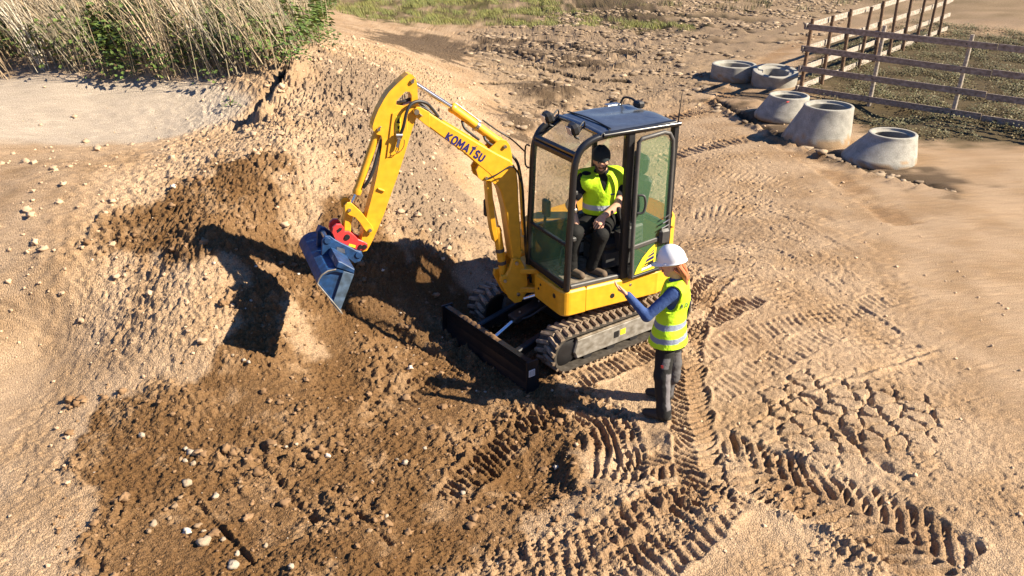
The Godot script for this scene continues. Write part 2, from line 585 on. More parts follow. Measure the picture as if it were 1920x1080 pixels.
# marks pressed into the ground: [kind, width, pitch, depth, pixels]; kinds: 0 cleats across, 1 chevrons, 2 long ridges, 3 groove, 4 ridge
var MARKS := [
	[3, 0.30, 0.0, 0.20, [[552,120],[525,150],[495,182],[462,220],[430,240]]],
	[4, 0.40, 0.0, 0.14, [[572,124],[545,158],[515,192],[482,230]]],
	[1, 0.42, 0.090, 0.046, [[1345,520],[1310,560],[1282,640],[1284,700],[1290,760],[1302,830],[1318,900],[1330,960]]],
	[1, 0.74, 0.140, 0.052, [[1335,845],[1400,872],[1460,900],[1530,925],[1600,950],[1680,995],[1800,1070]]],
	[2, 0.48, 0.085, 0.058, [[1085,765],[1125,780],[1150,815],[1158,860],[1150,900]]],
	[1, 0.36, 0.095, 0.042, [[1140,895],[1200,885],[1260,868]]],
	[0, 0.32, 0.080, 0.045, [[1035,768],[985,800],[940,836],[890,885],[845,935]]],
	[0, 0.55, 0.105, 0.024, [[900,1090],[1000,1062],[1100,1040],[1200,1000],[1290,945]]],
	[0, 0.50, 0.10, 0.030, [[1150,1100],[1230,1040],[1300,985],[1350,920]]],
	[0, 0.36, 0.078, 0.022, [[700,790],[790,730],[850,690],[930,650]]],
	[0, 0.34, 0.078, 0.028, [[1080,720],[1150,690],[1230,650],[1330,600],[1420,560]]],
	[3, 0.07, 0.0, 0.035, [[356,925],[400,975],[480,1062]]],
	[4, 0.05, 0.0, 0.030, [[366,922],[410,972],[490,1062]]],
	[3, 0.12, 0.0, 0.070, [[515,890],[550,930],[598,985]]],
	[3, 0.08, 0.0, 0.045, [[430,1075],[560,1015],[640,985]]],
	[3, 0.08, 0.0, 0.045, [[660,960],[700,1000],[735,1035]]],
	[3, 0.10, 0.0, 0.040, [[650,585],[700,600],[760,630],[850,680]]],
	[4, 0.12, 0.0, 0.050, [[650,575],[700,590],[760,618],[850,668]]],
	[3, 0.09, 0.0, 0.035, [[850,680],[760,745],[680,800]]],
	[3, 0.20, 0.0, 0.050, [[1500,735],[1560,790],[1640,860],[1700,900]]],
	[3, 0.12, 0.0, 0.030, [[1420,790],[1520,730],[1640,690],[1760,650]]],
	[4, 0.10, 0.0, 0.025, [[1415,800],[1520,742],[1640,702],[1760,660]]],
	[3, 0.70, 0.0, 0.16, [[870,88],[960,98],[1060,118],[1150,128]]],
	[3, 0.70, 0.0, 0.15, [[900,78],[1010,80],[1120,98],[1200,100]]],
	[4, 0.40, 0.0, 0.14, [[870,94],[960,105],[1060,126],[1150,136]]],
	[4, 0.40, 0.0, 0.12, [[900,84],[1010,87],[1120,106],[1200,108]]],
	[3, 1.0, 0.0, 0.18, [[1000,14],[1150,28],[1290,48],[1420,60]]],
	[3, 1.0, 0.0, 0.18, [[1010,4],[1160,14],[1300,28],[1450,42]]],
	[4, 0.60, 0.0, 0.16, [[1000,20],[1150,34],[1290,55],[1420,68]]],
	[3, 0.60, 0.0, 0.12, [[930,118],[1020,128],[1110,150],[1180,150]]],
	[3, 0.55, 0.0, 0.12, [[1190,60],[1290,72],[1400,80],[1500,72]]],
	[3, 0.40, 0.0, 0.12, [[1230,25],[1330,32],[1440,20],[1560,24]]],
	[3, 0.35, 0.0, 0.08, [[890,155],[960,160],[1040,175]]],
	[3, 0.30, 0.0, 0.08, [[1335,185],[1400,225],[1480,262],[1560,290],[1662,325],[1800,360]]],
	[4, 0.30, 0.0, 0.08, [[1335,192],[1400,234],[1480,272],[1560,302],[1662,338],[1800,372]]],
	[0, 0.50, 0.13, 0.03, [[1180,230],[1330,200],[1430,120],[1520,70]]],
	[0, 0.50, 0.13, 0.03, [[1240,300],[1420,260],[1520,300],[1700,420]]],
	[0, 0.45, 0.11, 0.014, [[1300,400],[1420,400],[1560,470],[1700,560]]],
	[0, 0.40, 0.10, 0.010, [[1290,360],[1420,380],[1560,420],[1700,490]]],
	[0, 0.40, 0.10, 0.012, [[1275,500],[1400,530],[1540,590],[1700,690]]],
	[0, 0.40, 0.10, 0.011, [[1350,330],[1480,345],[1600,380],[1720,430]]],
	[0, 0.36, 0.09, 0.012, [[1300,670],[1430,620],[1560,590],[1700,550]]],
	[0, 0.36, 0.09, 0.012, [[1330,740],[1430,690],[1560,620]]],
	[0, 0.45, 0.11, 0.014, [[1290,450],[1420,470],[1560,560],[1700,660]]]]
# hollows and humps: [px, py, radius across x, radius across z, height]
var HUMPS := [[1640,212,1.0,0.8,-0.28],[1010,880,0.42,0.36,-0.13],[1075,870,0.10,0.30,0.07],[560,760,0.5,0.4,0.05],[300,770,0.4,0.3,0.06],[470,960,0.7,0.4,-0.03],[640,1040,0.5,0.4,0.07],[750,800,0.6,0.5,0.04],[1180,940,0.5,0.25,0.05],[1330,960,0.25,0.25,0.06],[1500,1010,0.6,0.4,-0.02],[880,170,0.8,0.8,0.12],[985,240,0.5,0.5,0.22],[1030,180,0.9,0.6,0.25],[1080,60,1.2,0.9,0.2],[1430,215,0.6,0.5,0.14],[1400,195,0.5,0.5,0.1],[730,700,0.4,0.3,0.06],[690,660,0.3,0.2,0.05],[1255,830,0.12,0.15,0.05],[345,915,0.2,0.2,0.03]]

var gx := PackedFloat32Array()
var gz := PackedFloat32Array()
var gh := PackedFloat32Array()
func lines() -> void:
	var x := 0.1
	var right := []
	while x < 70.0:
		right.append(x)
		var s := 0.0130
		if x > 4.4: s = 0.0130 + (x - 4.4) * 0.06
		x += minf(s, 4.0)
	x = 0.1
	var left := []
	while x > -70.0:
		left.append(x)
		var s := 0.0130
		if x < -4.4: s = 0.0130 + (-4.4 - x) * 0.06
		x -= minf(s, 4.0)
	left.reverse()
	left.pop_back()
	gx = PackedFloat32Array(left + right)
	var z := -4.4
	var zs := [6.0, 3.0, 1.0, -1.0, -2.4, -3.2, -3.6, -3.9, -4.1, -4.2, -4.3]
	while z > -160.0:
		zs.append(z)
		var s := 0.0118 + maxf(0.0, -z - 6.0) * 0.0036
		if z < -24.0: s = 0.09 + (-24.0 - z) * 0.06
		z -= minf(s, 5.0)
	gz = PackedFloat32Array(zs)
func h_at(x: float, z: float) -> float:
	var i := clampi(gx.bsearch(x) - 1, 0, gx.size() - 2)
	var lo := 0
	var hi := gz.size() - 1
	while hi - lo > 1:
		var mid := (lo + hi) >> 1
		if gz[mid] >= z: lo = mid
		else: hi = mid
	var u := clampf((x - gx[i]) / (gx[i + 1] - gx[i]), 0, 1)
	var w := clampf((z - gz[lo]) / (gz[lo + 1] - gz[lo]), 0, 1)
	var nx := gx.size()
	var k := lo * nx + i
	return lerpf(lerpf(gh[k], gh[k + 1], u), lerpf(gh[k + nx], gh[k + nx + 1], u), w)
func row_after(z: float) -> int: # first row whose z is below
	var lo := 0
	var hi := gz.size() - 1
	while hi - lo > 1:
		var mid := (lo + hi) >> 1
		if gz[mid] >= z: lo = mid
		else: hi = mid
	return lo
func fnl(freq: float, sd: int, oct := 1, type := FastNoiseLite.TYPE_SIMPLEX_SMOOTH) -> FastNoiseLite:
	var f := FastNoiseLite.new()
	f.noise_type = type
	f.seed = sd
	f.frequency = freq
	f.fractal_type = FastNoiseLite.FRACTAL_FBM if oct > 1 else FastNoiseLite.FRACTAL_NONE
	f.fractal_octaves = oct
	return f
var patches := {}
var wet_shade := PackedFloat32Array()  # far grooves: wet mud together with painted rut shadow
var damp := PackedFloat32Array()
func press_marks(dh: PackedFloat32Array) -> PackedFloat32Array:
	var nx := gx.size()
	var wob := fnl(3.0, 77)
	for mk in MARKS:
		var kind: int = mk[0]
		var half: float = mk[1] * 0.5
		var pitch: float = mk[2]
		var depth: float = mk[3]
		var pts := []
		for q in mk[4]: pts.append(hit(q[0], q[1]))
		var path := smooth_path(pts, 5)
		var run := 0.0
		for s in path.size() - 1:
			var a := Vector2(path[s].x, path[s].z)
			var b := Vector2(path[s + 1].x, path[s + 1].z)
			var ab := b - a
			var ln := ab.length()
			if ln < 1e-4: continue
			var d := ab / ln
			var nrm := Vector2(-d.y, d.x)
			var rim := half * 1.35 + 0.02
			var x0 := minf(a.x, b.x) - rim
			var x1 := maxf(a.x, b.x) + rim
			var z0 := minf(a.y, b.y) - rim
			var z1 := maxf(a.y, b.y) + rim
			var i0 := maxi(gx.bsearch(x0) - 1, 0)
			var i1 := mini(gx.bsearch(x1) + 1, nx - 1)
			var j0 := row_after(z1)
			var j1 := mini(row_after(z0) + 1, gz.size() - 1)
			var first := s == 0
			var last := s == path.size() - 2
			for j in range(j0, j1 + 1):
				for i in range(i0, i1 + 1):
					var px := gx[i] - a.x
					var pz := gz[j] - a.y
					var al := px * d.x + pz * d.y
					if al < 0.0 or al >= ln: continue
					var t := px * nrm.x + pz * nrm.y
					var wb := wob.get_noise_2d(gx[i], gz[j])
					t += wb * minf(half, 0.2) * 0.16
					var u := absf(t) / half
					if u > 1.35: continue
					var e := run + al
					var fade := clampf(0.85 + 0.7 * wb, 0.3, 1.3)
					var hgt := 0.0
					if kind == 3:
						hgt = -depth * fade * exp(-u * u * 4.0)
						if a.y < -12.5: wet_shade[j * nx + i] = maxf(wet_shade[j * nx + i], exp(-u * u * 2.0))
					elif kind == 4:
						hgt = depth * fade * exp(-u * u * 4.0)
					else:
						var inner := 1.0 - smoothstep(0.92, 1.05, u)
						var rimh := exp(-pow((u - 1.12) / 0.12, 2.0)) * depth * 0.55 * (0.6 + wb)
						var w := 0.0
						if kind == 0:
							var ph := (e + t * 0.22) / pitch
							ph -= floorf(ph)
							w = smoothstep(0.05, 0.15, ph) - smoothstep(0.55, 0.72, ph)
						elif kind == 1:
							var side := 0.0 if t > 0 else 0.5
							var ph := (e + absf(t) * 0.55 + t * t * 0.5) / pitch + side
							ph -= floorf(ph)
							w = (smoothstep(0.04, 0.13, ph) - smoothstep(0.45, 0.62, ph)) * smoothstep(0.02, 0.10, u)
						else:
							var ph := t / pitch + 0.3
							ph -= floorf(ph)
							w = smoothstep(0.0, 0.3, ph) - smoothstep(0.45, 0.95, ph)
						if depth >= 0.024: damp[j * nx + i] = maxf(damp[j * nx + i], inner)
						hgt = inner * (-depth * 0.35 - depth * w * fade + depth * 0.25) + rimh
					dh[j * nx + i] += hgt
			run += ln
	for q in HUMPS:
		var p := hit(q[0], q[1])
		var i0 := maxi(gx.bsearch(p.x - q[2] * 2.2) - 1, 0)
		var i1 := mini(gx.bsearch(p.x + q[2] * 2.2) + 1, nx - 1)
		for j in range(row_after(p.z + q[3] * 2.2), mini(row_after(p.z - q[3] * 2.2) + 1, gz.size() - 1)):
			for i in range(i0, i1):
				var u: float = ((gx[i] - p.x) / q[2]) ** 2 + ((gz[j] - p.z) / q[3]) ** 2
				dh[j * nx + i] += q[4] * exp(-u * u * 0.7 - u * 0.3)
	return dh
func make_terrain() -> void:
	tps_fit()
	coarse()
	patches = {brown = patch(BROWN), pale = patch(PALE), white = patch(WHITE), grey = patch(GREY), dark = patch(DARK), green = patch(GREEN), field = patch(FIELD), muddy = patch(MUDDY), rubble = patch(RUBBLE), smooth = patch(SMOOTH)}
	lines()
	var nx := gx.size()
	var nz := gz.size()
	var dh := PackedFloat32Array()
	dh.resize(nx * nz)
	wet_shade.resize(nx * nz)
	damp.resize(nx * nz)
	dh = press_marks(dh)
	gh.resize(nx * nz)
	var cols := PackedColorArray()
	cols.resize(nx * nz)
	var n_edge := fnl(1.3, 5, 4)
	var n_big := fnl(0.35, 9, 2)
	var n_clod := fnl(7.0, 2, 4)
	var n_lump := fnl(9.0, 4)
	n_lump.noise_type = FastNoiseLite.TYPE_CELLULAR
	n_lump.cellular_return_type = FastNoiseLite.RETURN_DISTANCE
	var n_crack := fnl(4.6, 6)
	n_crack.noise_type = FastNoiseLite.TYPE_CELLULAR
	n_crack.cellular_return_type = FastNoiseLite.RETURN_DISTANCE2_SUB
	n_crack.cellular_jitter = 0.8
	var n_fine := fnl(26.0, 8, 2)
	var n_area := fnl(0.9, 14, 3)
	var n_bil := fnl(4.5, 15, 2)
	var n_bil2 := fnl(13.0, 16, 2)
	var n_mud := fnl(1.4, 17, 3)
	var crack_a := hit(1590, 770)
	var crack_b := hit(1480, 850)
	var pale := Vector3(0.64, 0.465, 0.31)
	var pale2 := Vector3(0.50, 0.34, 0.205)
	var brown := Vector3(0.195, 0.108, 0.047)
	var brown2 := Vector3(0.32, 0.195, 0.10)
	var white := Vector3(0.68, 0.58, 0.475)
	var grey := Vector3(0.335, 0.25, 0.18)
	var dark := Vector3(0.125, 0.088, 0.058)
	var moist := Vector3(0.40, 0.255, 0.145)
	var mud := Vector3(0.42, 0.31, 0.21)
	var green := Vector3(0.115, 0.105, 0.04)
	var field := Vector3(0.105, 0.085, 0.045)
	var crow := PackedFloat32Array()
	crow.resize(CNX)
	for j in nz:
		var z := gz[j]
		# Catmull-Rom across the coarse rows, once for each row
		var fz := clampf((CZ0 - z) / CD, 0, CNZ - 1.001)
		var jz := int(fz)
		fz -= jz
		var ja := maxi(jz - 1, 0) * CNX
		var jb := jz * CNX
		var jc := mini(jz + 1, CNZ - 1) * CNX
		var jd := mini(jz + 2, CNZ - 1) * CNX
		for i in CNX: crow[i] = cubic_interpolate(cg[jb + i], cg[jc + i], cg[ja + i], cg[jd + i], fz)
		var near := 1.0 - 0.6 * smoothstep(13.0, 22.0, -z)
		var far := smoothstep(30.0, 60.0, -z)
		for i in nx:
			var x := gx[i]
			var fx := clampf((x - CX0) / CD, 0, CNX - 1.001)
			var ixx := int(fx)
			fx -= ixx
			var h := cubic_interpolate(crow[ixx], crow[mini(ixx + 1, CNX - 1)], crow[maxi(ixx - 1, 0)], crow[mini(ixx + 2, CNX - 1)], fx)
			h *= 1.0 - smoothstep(20.0, 40.0, absf(x)) * 0.7
			var e := n_edge.get_noise_2d(x, z)
			var ar := n_area.get_noise_2d(x, z)
			var cl := n_clod.get_noise_2d(x, z)
			var lump := n_lump.get_noise_2d(x + cl * 0.05, z)
			var fine := n_fine.get_noise_2d(x, z)
			var eb := e * 0.55 + cl * 0.10
			var k_brown := smoothstep(-0.10, 0.10, pv(patches.brown, x, z) + eb * 0.6)
			var k_pale := smoothstep(-0.06, 0.08, pv(patches.pale, x, z) + eb * 0.5)
			k_brown *= 1.0 - k_pale * 0.85
			var k_white := smoothstep(-0.15, 0.15, pv(patches.white, x, z) + eb * 0.3)
			var k_grey := smoothstep(-0.5, 0.5, pv(patches.grey, x, z) + eb * 1.4) * (1.0 - k_brown)
			var k_dark := 0.0
			var k_green := 0.0
			var k_field := 0.0
			var k_mud := 0.0
			if z < -11.0:
				k_dark = smoothstep(-0.3, 0.3, pv(patches.dark, x, z) + eb * 1.6)
				k_green = smoothstep(-0.5, 0.5, pv(patches.green, x, z) + eb * 3.0)
				k_field = smoothstep(-0.4, 0.4, pv(patches.field, x, z) + eb * 1.2)
				k_mud = smoothstep(-0.8, 0.8, pv(patches.muddy, x, z) + eb * 2.0)
				if z < -34.5: k_mud = 0.6
			var slope := smoothstep(0.25, 0.7, h) * (1.0 - k_white)
			var k_soil := k_brown
			slope = maxf(slope, k_grey * 0.8)
			# relief
			var bil := absf(n_bil.get_noise_2d(x, z))
			var bil2 := absf(n_bil2.get_noise_2d(x, z))
			var lone := smoothstep(-0.25, 0.35, ar)
			var calm := 1.0 - 0.8 * smoothstep(-0.08, 0.10, pv(patches.smooth, x, z) + eb * 0.3) if z > -10.0 else 1.0
			k_soil = k_brown * calm
			h += n_big.get_noise_2d(x, z) * (0.035 + 0.05 * far)
			h += cl * (0.006 + 0.018 * k_soil + 0.009 * slope * (1.0 - k_brown) + 0.02 * k_field) * (0.5 + 0.8 * lone) * 1.5 * near
			var lumpy := clampf(-lump - 0.25, -0.3, 0.4)
			h += lumpy * (0.010 + 0.026 * k_soil * lone + 0.02 * slope)
			h += near * (bil - 0.2) * (0.016 + 0.060 * k_soil * (0.15 + 0.85 * lone) + 0.032 * slope * (1.0 - 0.5 * k_brown) * (0.5 + 0.7 * smoothstep(-0.3, 0.4, e)) + 0.010 * k_white)
			h += near * (bil2 - 0.2) * (0.010 + 0.030 * k_soil + 0.028 * slope + 0.012 * k_white)
			h += fine * (0.0030 + 0.006 * k_brown + 0.006 * slope)
			var k_rub := smoothstep(-0.10, 0.12, pv(patches.rubble, x, z) + eb * 0.6) if z > -20.0 else 0.0
			h += (bil - 0.2) * (0.050 * k_rub * (0.25 + lone) * (1.0 - 0.4 * slope) + 0.05 * k_grey * (0.2 + lone)) + (bil2 - 0.2) * (0.045 * k_rub + 0.04 * k_grey) + lumpy * 0.02 * k_rub
			# small holes and flecks
			h -= smoothstep(-0.72, -0.92, lump) * (0.014 + 0.010 * slope) * smoothstep(0.0, 0.45, cl * 0.7 + e + ar * 0.6) 
			if k_mud > 0.01:
				var st := n_mud.get_noise_2d(x * 0.35 + z * 0.12, z)
				h += k_mud * (absf(st) * 0.26 - 0.05 + cl * 0.018 + bil * 0.02) * (0.35 + 0.65 * lone)
			# dried crust: plates parted by cracks
			var ck := 0.0
			if x > 1.5 and z > -9.0:
				var q := Vector2((x - crack_a.x) / 0.95, (z - crack_a.z) / 0.78).length()
				var q2 := Vector2((x - crack_b.x) / 0.5, (z - crack_b.z) / 0.4).length()
				ck = maxf(1.0 - smoothstep(0.75, 1.05, q + e * 0.25), (1.0 - smoothstep(0.6, 1.0, q2 + e * 0.25)) * 0.45)
			var plate := n_crack.get_noise_2d(x + cl * 0.06, z + e * 0.05) + 1.0
			var gap := 1.0 - smoothstep(0.05, 0.20, plate)
			if ck > 0.0: h -= ck * gap * 0.06 - ck * 0.014
			elif k_brown < 0.5 and slope < 0.5: h -= gap * 0.013 * smoothstep(-0.1, 0.4, e)
			h += dh[j * nx + i]
			gh[j * nx + i] = h
			# soil colours; the far ruts also carry painted shade
			var c := pale.lerp(pale2, clampf(0.40 + ar * 1.1 + cl * 0.35, 0, 1))
			c = c.lerp(grey, k_grey * 0.9)
			c = c.lerp(white, k_white)
			c = c.lerp(mud, k_mud)
			var bb := brown.lerp(brown2, clampf(0.40 + ar * 0.9 + fine * 0.35 + e * 0.5, 0, 1))
			bb = bb.lerp(pale2, 0.45 * smoothstep(0.18, 0.5, e + cl * 0.35 - 0.2 * bil))
			c = c.lerp(bb, k_brown)
			c = c.lerp(dark, k_dark * 0.85)
			c = c.lerp(moist, clampf(damp[j * nx + i] * (0.55 + e * 0.9 + ar * 0.5), 0, 0.85) * (1.0 - k_brown))
			var wt := wet_shade[j * nx + i]
			if wt > 0.0: c = c.lerp(dark * 0.5, smoothstep(0.35, 0.75, wt + cl * 0.5 + e * 0.3))  # wet mud darkened further, the shadow in the groove put into the colour
			c = c.lerp(green, k_green * clampf(0.55 + ar * 1.2, 0, 1))
			c = c.lerp(field, k_field * 0.9)
			if z < -34.5: c = c.lerp(green, 0.4 * clampf(0.5 + ar, 0, 1))
			c *= 1.0 + 0.16 * fine + 0.12 * cl
			cols[j * nx + i] = Color(c.x, c.y, c.z)
	# one sheet
	var v := PackedVector3Array()
	v.resize(nx * nz)
	var nn := PackedVector3Array()
	nn.resize(nx * nz)
	for j in nz:
		var jm := maxi(j - 1, 0)
		var jp := mini(j + 1, nz - 1)
		var dz := gz[jp] - gz[jm]
		for i in nx:
			var im := maxi(i - 1, 0)
			var ip := mini(i + 1, nx - 1)
			v[j * nx + i] = Vector3(gx[i], gh[j * nx + i], gz[j])
			nn[j * nx + i] = Vector3(-(gh[j * nx + ip] - gh[j * nx + im]) / (gx[ip] - gx[im]), 1.0, -(gh[jp * nx + i] - gh[jm * nx + i]) / dz).normalized()
	var ix := PackedInt32Array()
	ix.resize((nx - 1) * (nz - 1) * 6)
	var w := 0
	for j in nz - 1:
		for i in nx - 1:
			var k := j * nx + i
			ix[w] = k; ix[w + 1] = k + nx; ix[w + 2] = k + nx + 1
			ix[w + 3] = k; ix[w + 4] = k + nx + 1; ix[w + 5] = k + 1
			w += 6
	var arr := []
	arr.resize(Mesh.ARRAY_MAX)
	arr[Mesh.ARRAY_VERTEX] = v
	arr[Mesh.ARRAY_NORMAL] = nn
	arr[Mesh.ARRAY_COLOR] = cols
	arr[Mesh.ARRAY_INDEX] = ix
	var m := ArrayMesh.new()
	m.add_surface_from_arrays(Mesh.PRIMITIVE_TRIANGLES, arr)
	var o := part_mesh(self, "ground", m, M.earth)
	o.set_meta("kind", "structure")
	print("ground ", nx, " x ", nz)
# ---------------------------------------------------------------- the excavator
var EX := Vector3(0.774, 0.02, -8.667)
var YT := deg_to_rad(143.6)             # heading of the tracks
var YU := deg_to_rad(151.8)             # heading of the slewed upper part
var YB := deg_to_rad(158.0)             # heading of the swung boom
func head(a: float) -> Vector3: return Vector3(cos(a), 0, sin(a))
func left_of(a: float) -> Vector3: return Vector3(sin(a), 0, -cos(a))
func TF(f: float, l: float, u: float) -> Vector3: return head(YT) * f + left_of(YT) * l + Vector3.UP * u
func UF(f: float, l: float, u: float) -> Vector3: return head(YU) * f + left_of(YU) * l + Vector3.UP * u
func BO() -> Vector3: return UF(0.8, -0.1, 0.0)
func BF(s: float, lat: float, u: float) -> Vector3: return BO() + head(YB) * s + left_of(YB) * lat + Vector3.UP * u
# pixel -> (reach, height) in the boom's plane shifted sideways by lat
func bq(px: float, py: float, lat: float) -> Vector2:
	var p := on_plane(px, py, EX + BO() + left_of(YB) * lat, left_of(YB)) - EX - BO()
	return Vector2(p.dot(head(YB)), p.y)
func bpoly(pix: Array, lat: float) -> PackedVector2Array:
	var out := PackedVector2Array()
	for q in pix: out.append(bq(q[0], q[1], lat))
	return out
func bp(px: float, py: float, lat: float, at := -99.0) -> Vector3: # the pixel seen at lat; the point may be put at another offset
	var q := bq(px, py, lat)
	return BF(q.x, lat if at < -50.0 else at, q.y)
func bprism(mb: MB, pix: Array, look: float, l0: float, l1: float, bev := 0.006) -> void:
	mb.prism(bpoly(pix, look), BO(), head(YB), Vector3.UP, left_of(YB), l0, l1, bev)
func uprism(mb: MB, poly: Array, l0: float, l1: float, bev := 0.0) -> void: # (f, u) outline
	mb.prism(PackedVector2Array(poly), Vector3.ZERO, head(YU), Vector3.UP, left_of(YU), l0, l1, bev)
func uplan(mb: MB, poly: PackedVector2Array, u0: float, u1: float, bev := 0.0) -> void: # (f, l) outline
	mb.prism(poly, Vector3.ZERO, head(YU), left_of(YU), Vector3.UP, u0, u1, bev)
func ubox(mb: MB, c: Vector3, size: Vector3, bev := 0.0) -> void: # centre and size along (f, l, u)
	mb.box(Transform3D(Basis(head(YU), left_of(YU), Vector3.UP), UF(c.x, c.y, c.z)), size, bev)
func tbox(mb: MB, c: Vector3, size: Vector3, bev := 0.0) -> void:
	mb.box(Transform3D(Basis(head(YT), left_of(YT), Vector3.UP), TF(c.x, c.y, c.z)), size, bev)
func upath(pts: Array, per := 5) -> PackedVector3Array:
	var q := []
	for p in pts: q.append(UF(p.x, p.y, p.z))
	return smooth_path(q, per)
func ustraight(pts: Array) -> PackedVector3Array:
	var q := PackedVector3Array()
	for p in pts: q.append(UF(p.x, p.y, p.z))
	return q
func pin(mb: MB, c: Vector3, axis: Vector3, r: float, half: float) -> void:
	mb.tube(PackedVector3Array([c - axis * half, c - axis * half * 0.9, c + axis * half * 0.9, c + axis * half]), [r * 0.85, r, r, r * 0.85], 14)
func word(parent: Node, called: String, txt: String, o: Vector3, ax: Vector3, ay: Vector3, width: float, height: float, mat: Material, bold := 800) -> void:
	var tm := TextMesh.new()
	var fnt := SystemFont.new()
	fnt.font_names = PackedStringArray(["Droid Sans"])
	fnt.font_weight = bold
	tm.font = fnt
	tm.text = txt
	tm.font_size = 48
	tm.pixel_size = 0.01
	tm.depth = 0.02
	var bb := tm.get_aabb()
	var mi := MeshInstance3D.new()
	mi.name = called
	mi.mesh = tm
	mi.material_override = mat
	parent.add_child(mi, true)
	var sx := width / bb.size.x
	var sy := height / bb.size.y
	var az := ax.cross(ay)
	var b := Basis(ax * sx, ay * sy, az * 0.1)
	mi.transform = Transform3D(b, o - b * (bb.position + bb.size * 0.5))

# heavy block capitals built as bent bars: lines of each letter in a cell 1 high
var STROKES := {"K": [[[0.0, 0.0], [0.0, 1.0]], [[0.72, 1.0], [0.12, 0.48], [0.74, 0.0]]], "O": [[[0.0, 0.5], [0.06, 0.8], [0.26, 1.0], [0.56, 1.0], [0.76, 0.8], [0.82, 0.5]], [[0.0, 0.5], [0.06, 0.2], [0.26, 0.0], [0.56, 0.0], [0.76, 0.2], [0.82, 0.5]]], "M": [[[0.0, 0.0], [0.04, 1.0], [0.46, 0.30], [0.88, 1.0], [0.92, 0.0]]], "A": [[[0.0, 0.0], [0.40, 1.0], [0.80, 0.0]], [[0.20, 0.28], [0.60, 0.28]]], "T": [[[0.0, 1.0], [0.74, 1.0]], [[0.37, 0.95], [0.37, 0.0]]], "S": [[[0.62, 0.82], [0.48, 0.98], [0.2, 0.98], [0.04, 0.82], [0.08, 0.62], [0.54, 0.40], [0.62, 0.20], [0.48, 0.02], [0.16, 0.02], [0.0, 0.18]]], "U": [[[0.0, 1.0], [0.0, 0.26], [0.16, 0.02], [0.52, 0.02], [0.68, 0.26], [0.68, 1.0]]]}
func block_word(parent: Node, txt: String, mid: Vector3, ax: Vector3, ay: Vector3, width: float, height: float, lift: float) -> void:
	var wide := {"K": 0.74, "O": 0.82, "M": 0.92, "A": 0.80, "T": 0.74, "S": 0.64, "U": 0.68}
	var total := -0.36
	for ch in txt: total += wide[ch] + 0.36
	var sc := width / (total + 0.24)
	var x := -total * 0.5
	var az := ax.cross(ay)
	for ch in txt:
		var mb := MB.new()
		var depth := 0.0
		for line in STROKES[ch]:
			var pl := PackedVector2Array()
			for q in line: pl.append(Vector2((q[0] + x) * sc, (q[1] - 0.5) * height * 0.80))
			for poly in Geometry2D.offset_polyline(pl, sc * 0.150, Geometry2D.JOIN_MITER, Geometry2D.END_BUTT):
				mb.prism(poly, mid, ax, ay, az, lift - 0.0005, lift + 0.0015 + depth, 0.0)
			depth += 0.0004
		part(parent, "letter", mb, M.navy)
		x += wide[ch] + 0.36
func stadium(half: float, r: float, cu: float, n_arc := 12, n_flat := 14) -> PackedVector2Array:
	var out := PackedVector2Array()
	for i in n_arc + 1:
		var a := deg_to_rad(-90.0 + 180.0 * i / n_arc)
		out.append(Vector2(half + cos(a) * r, cu + sin(a) * r))
	for i in range(1, n_flat): out.append(Vector2(lerpf(half, -half, float(i) / n_flat), cu + r))
	for i in n_arc + 1:
		var a := deg_to_rad(90.0 + 180.0 * i / n_arc)
		out.append(Vector2(-half + cos(a) * r, cu + sin(a) * r))
	for i in range(1, n_flat): out.append(Vector2(lerpf(-half, half, float(i) / n_flat), cu - r))
	return out
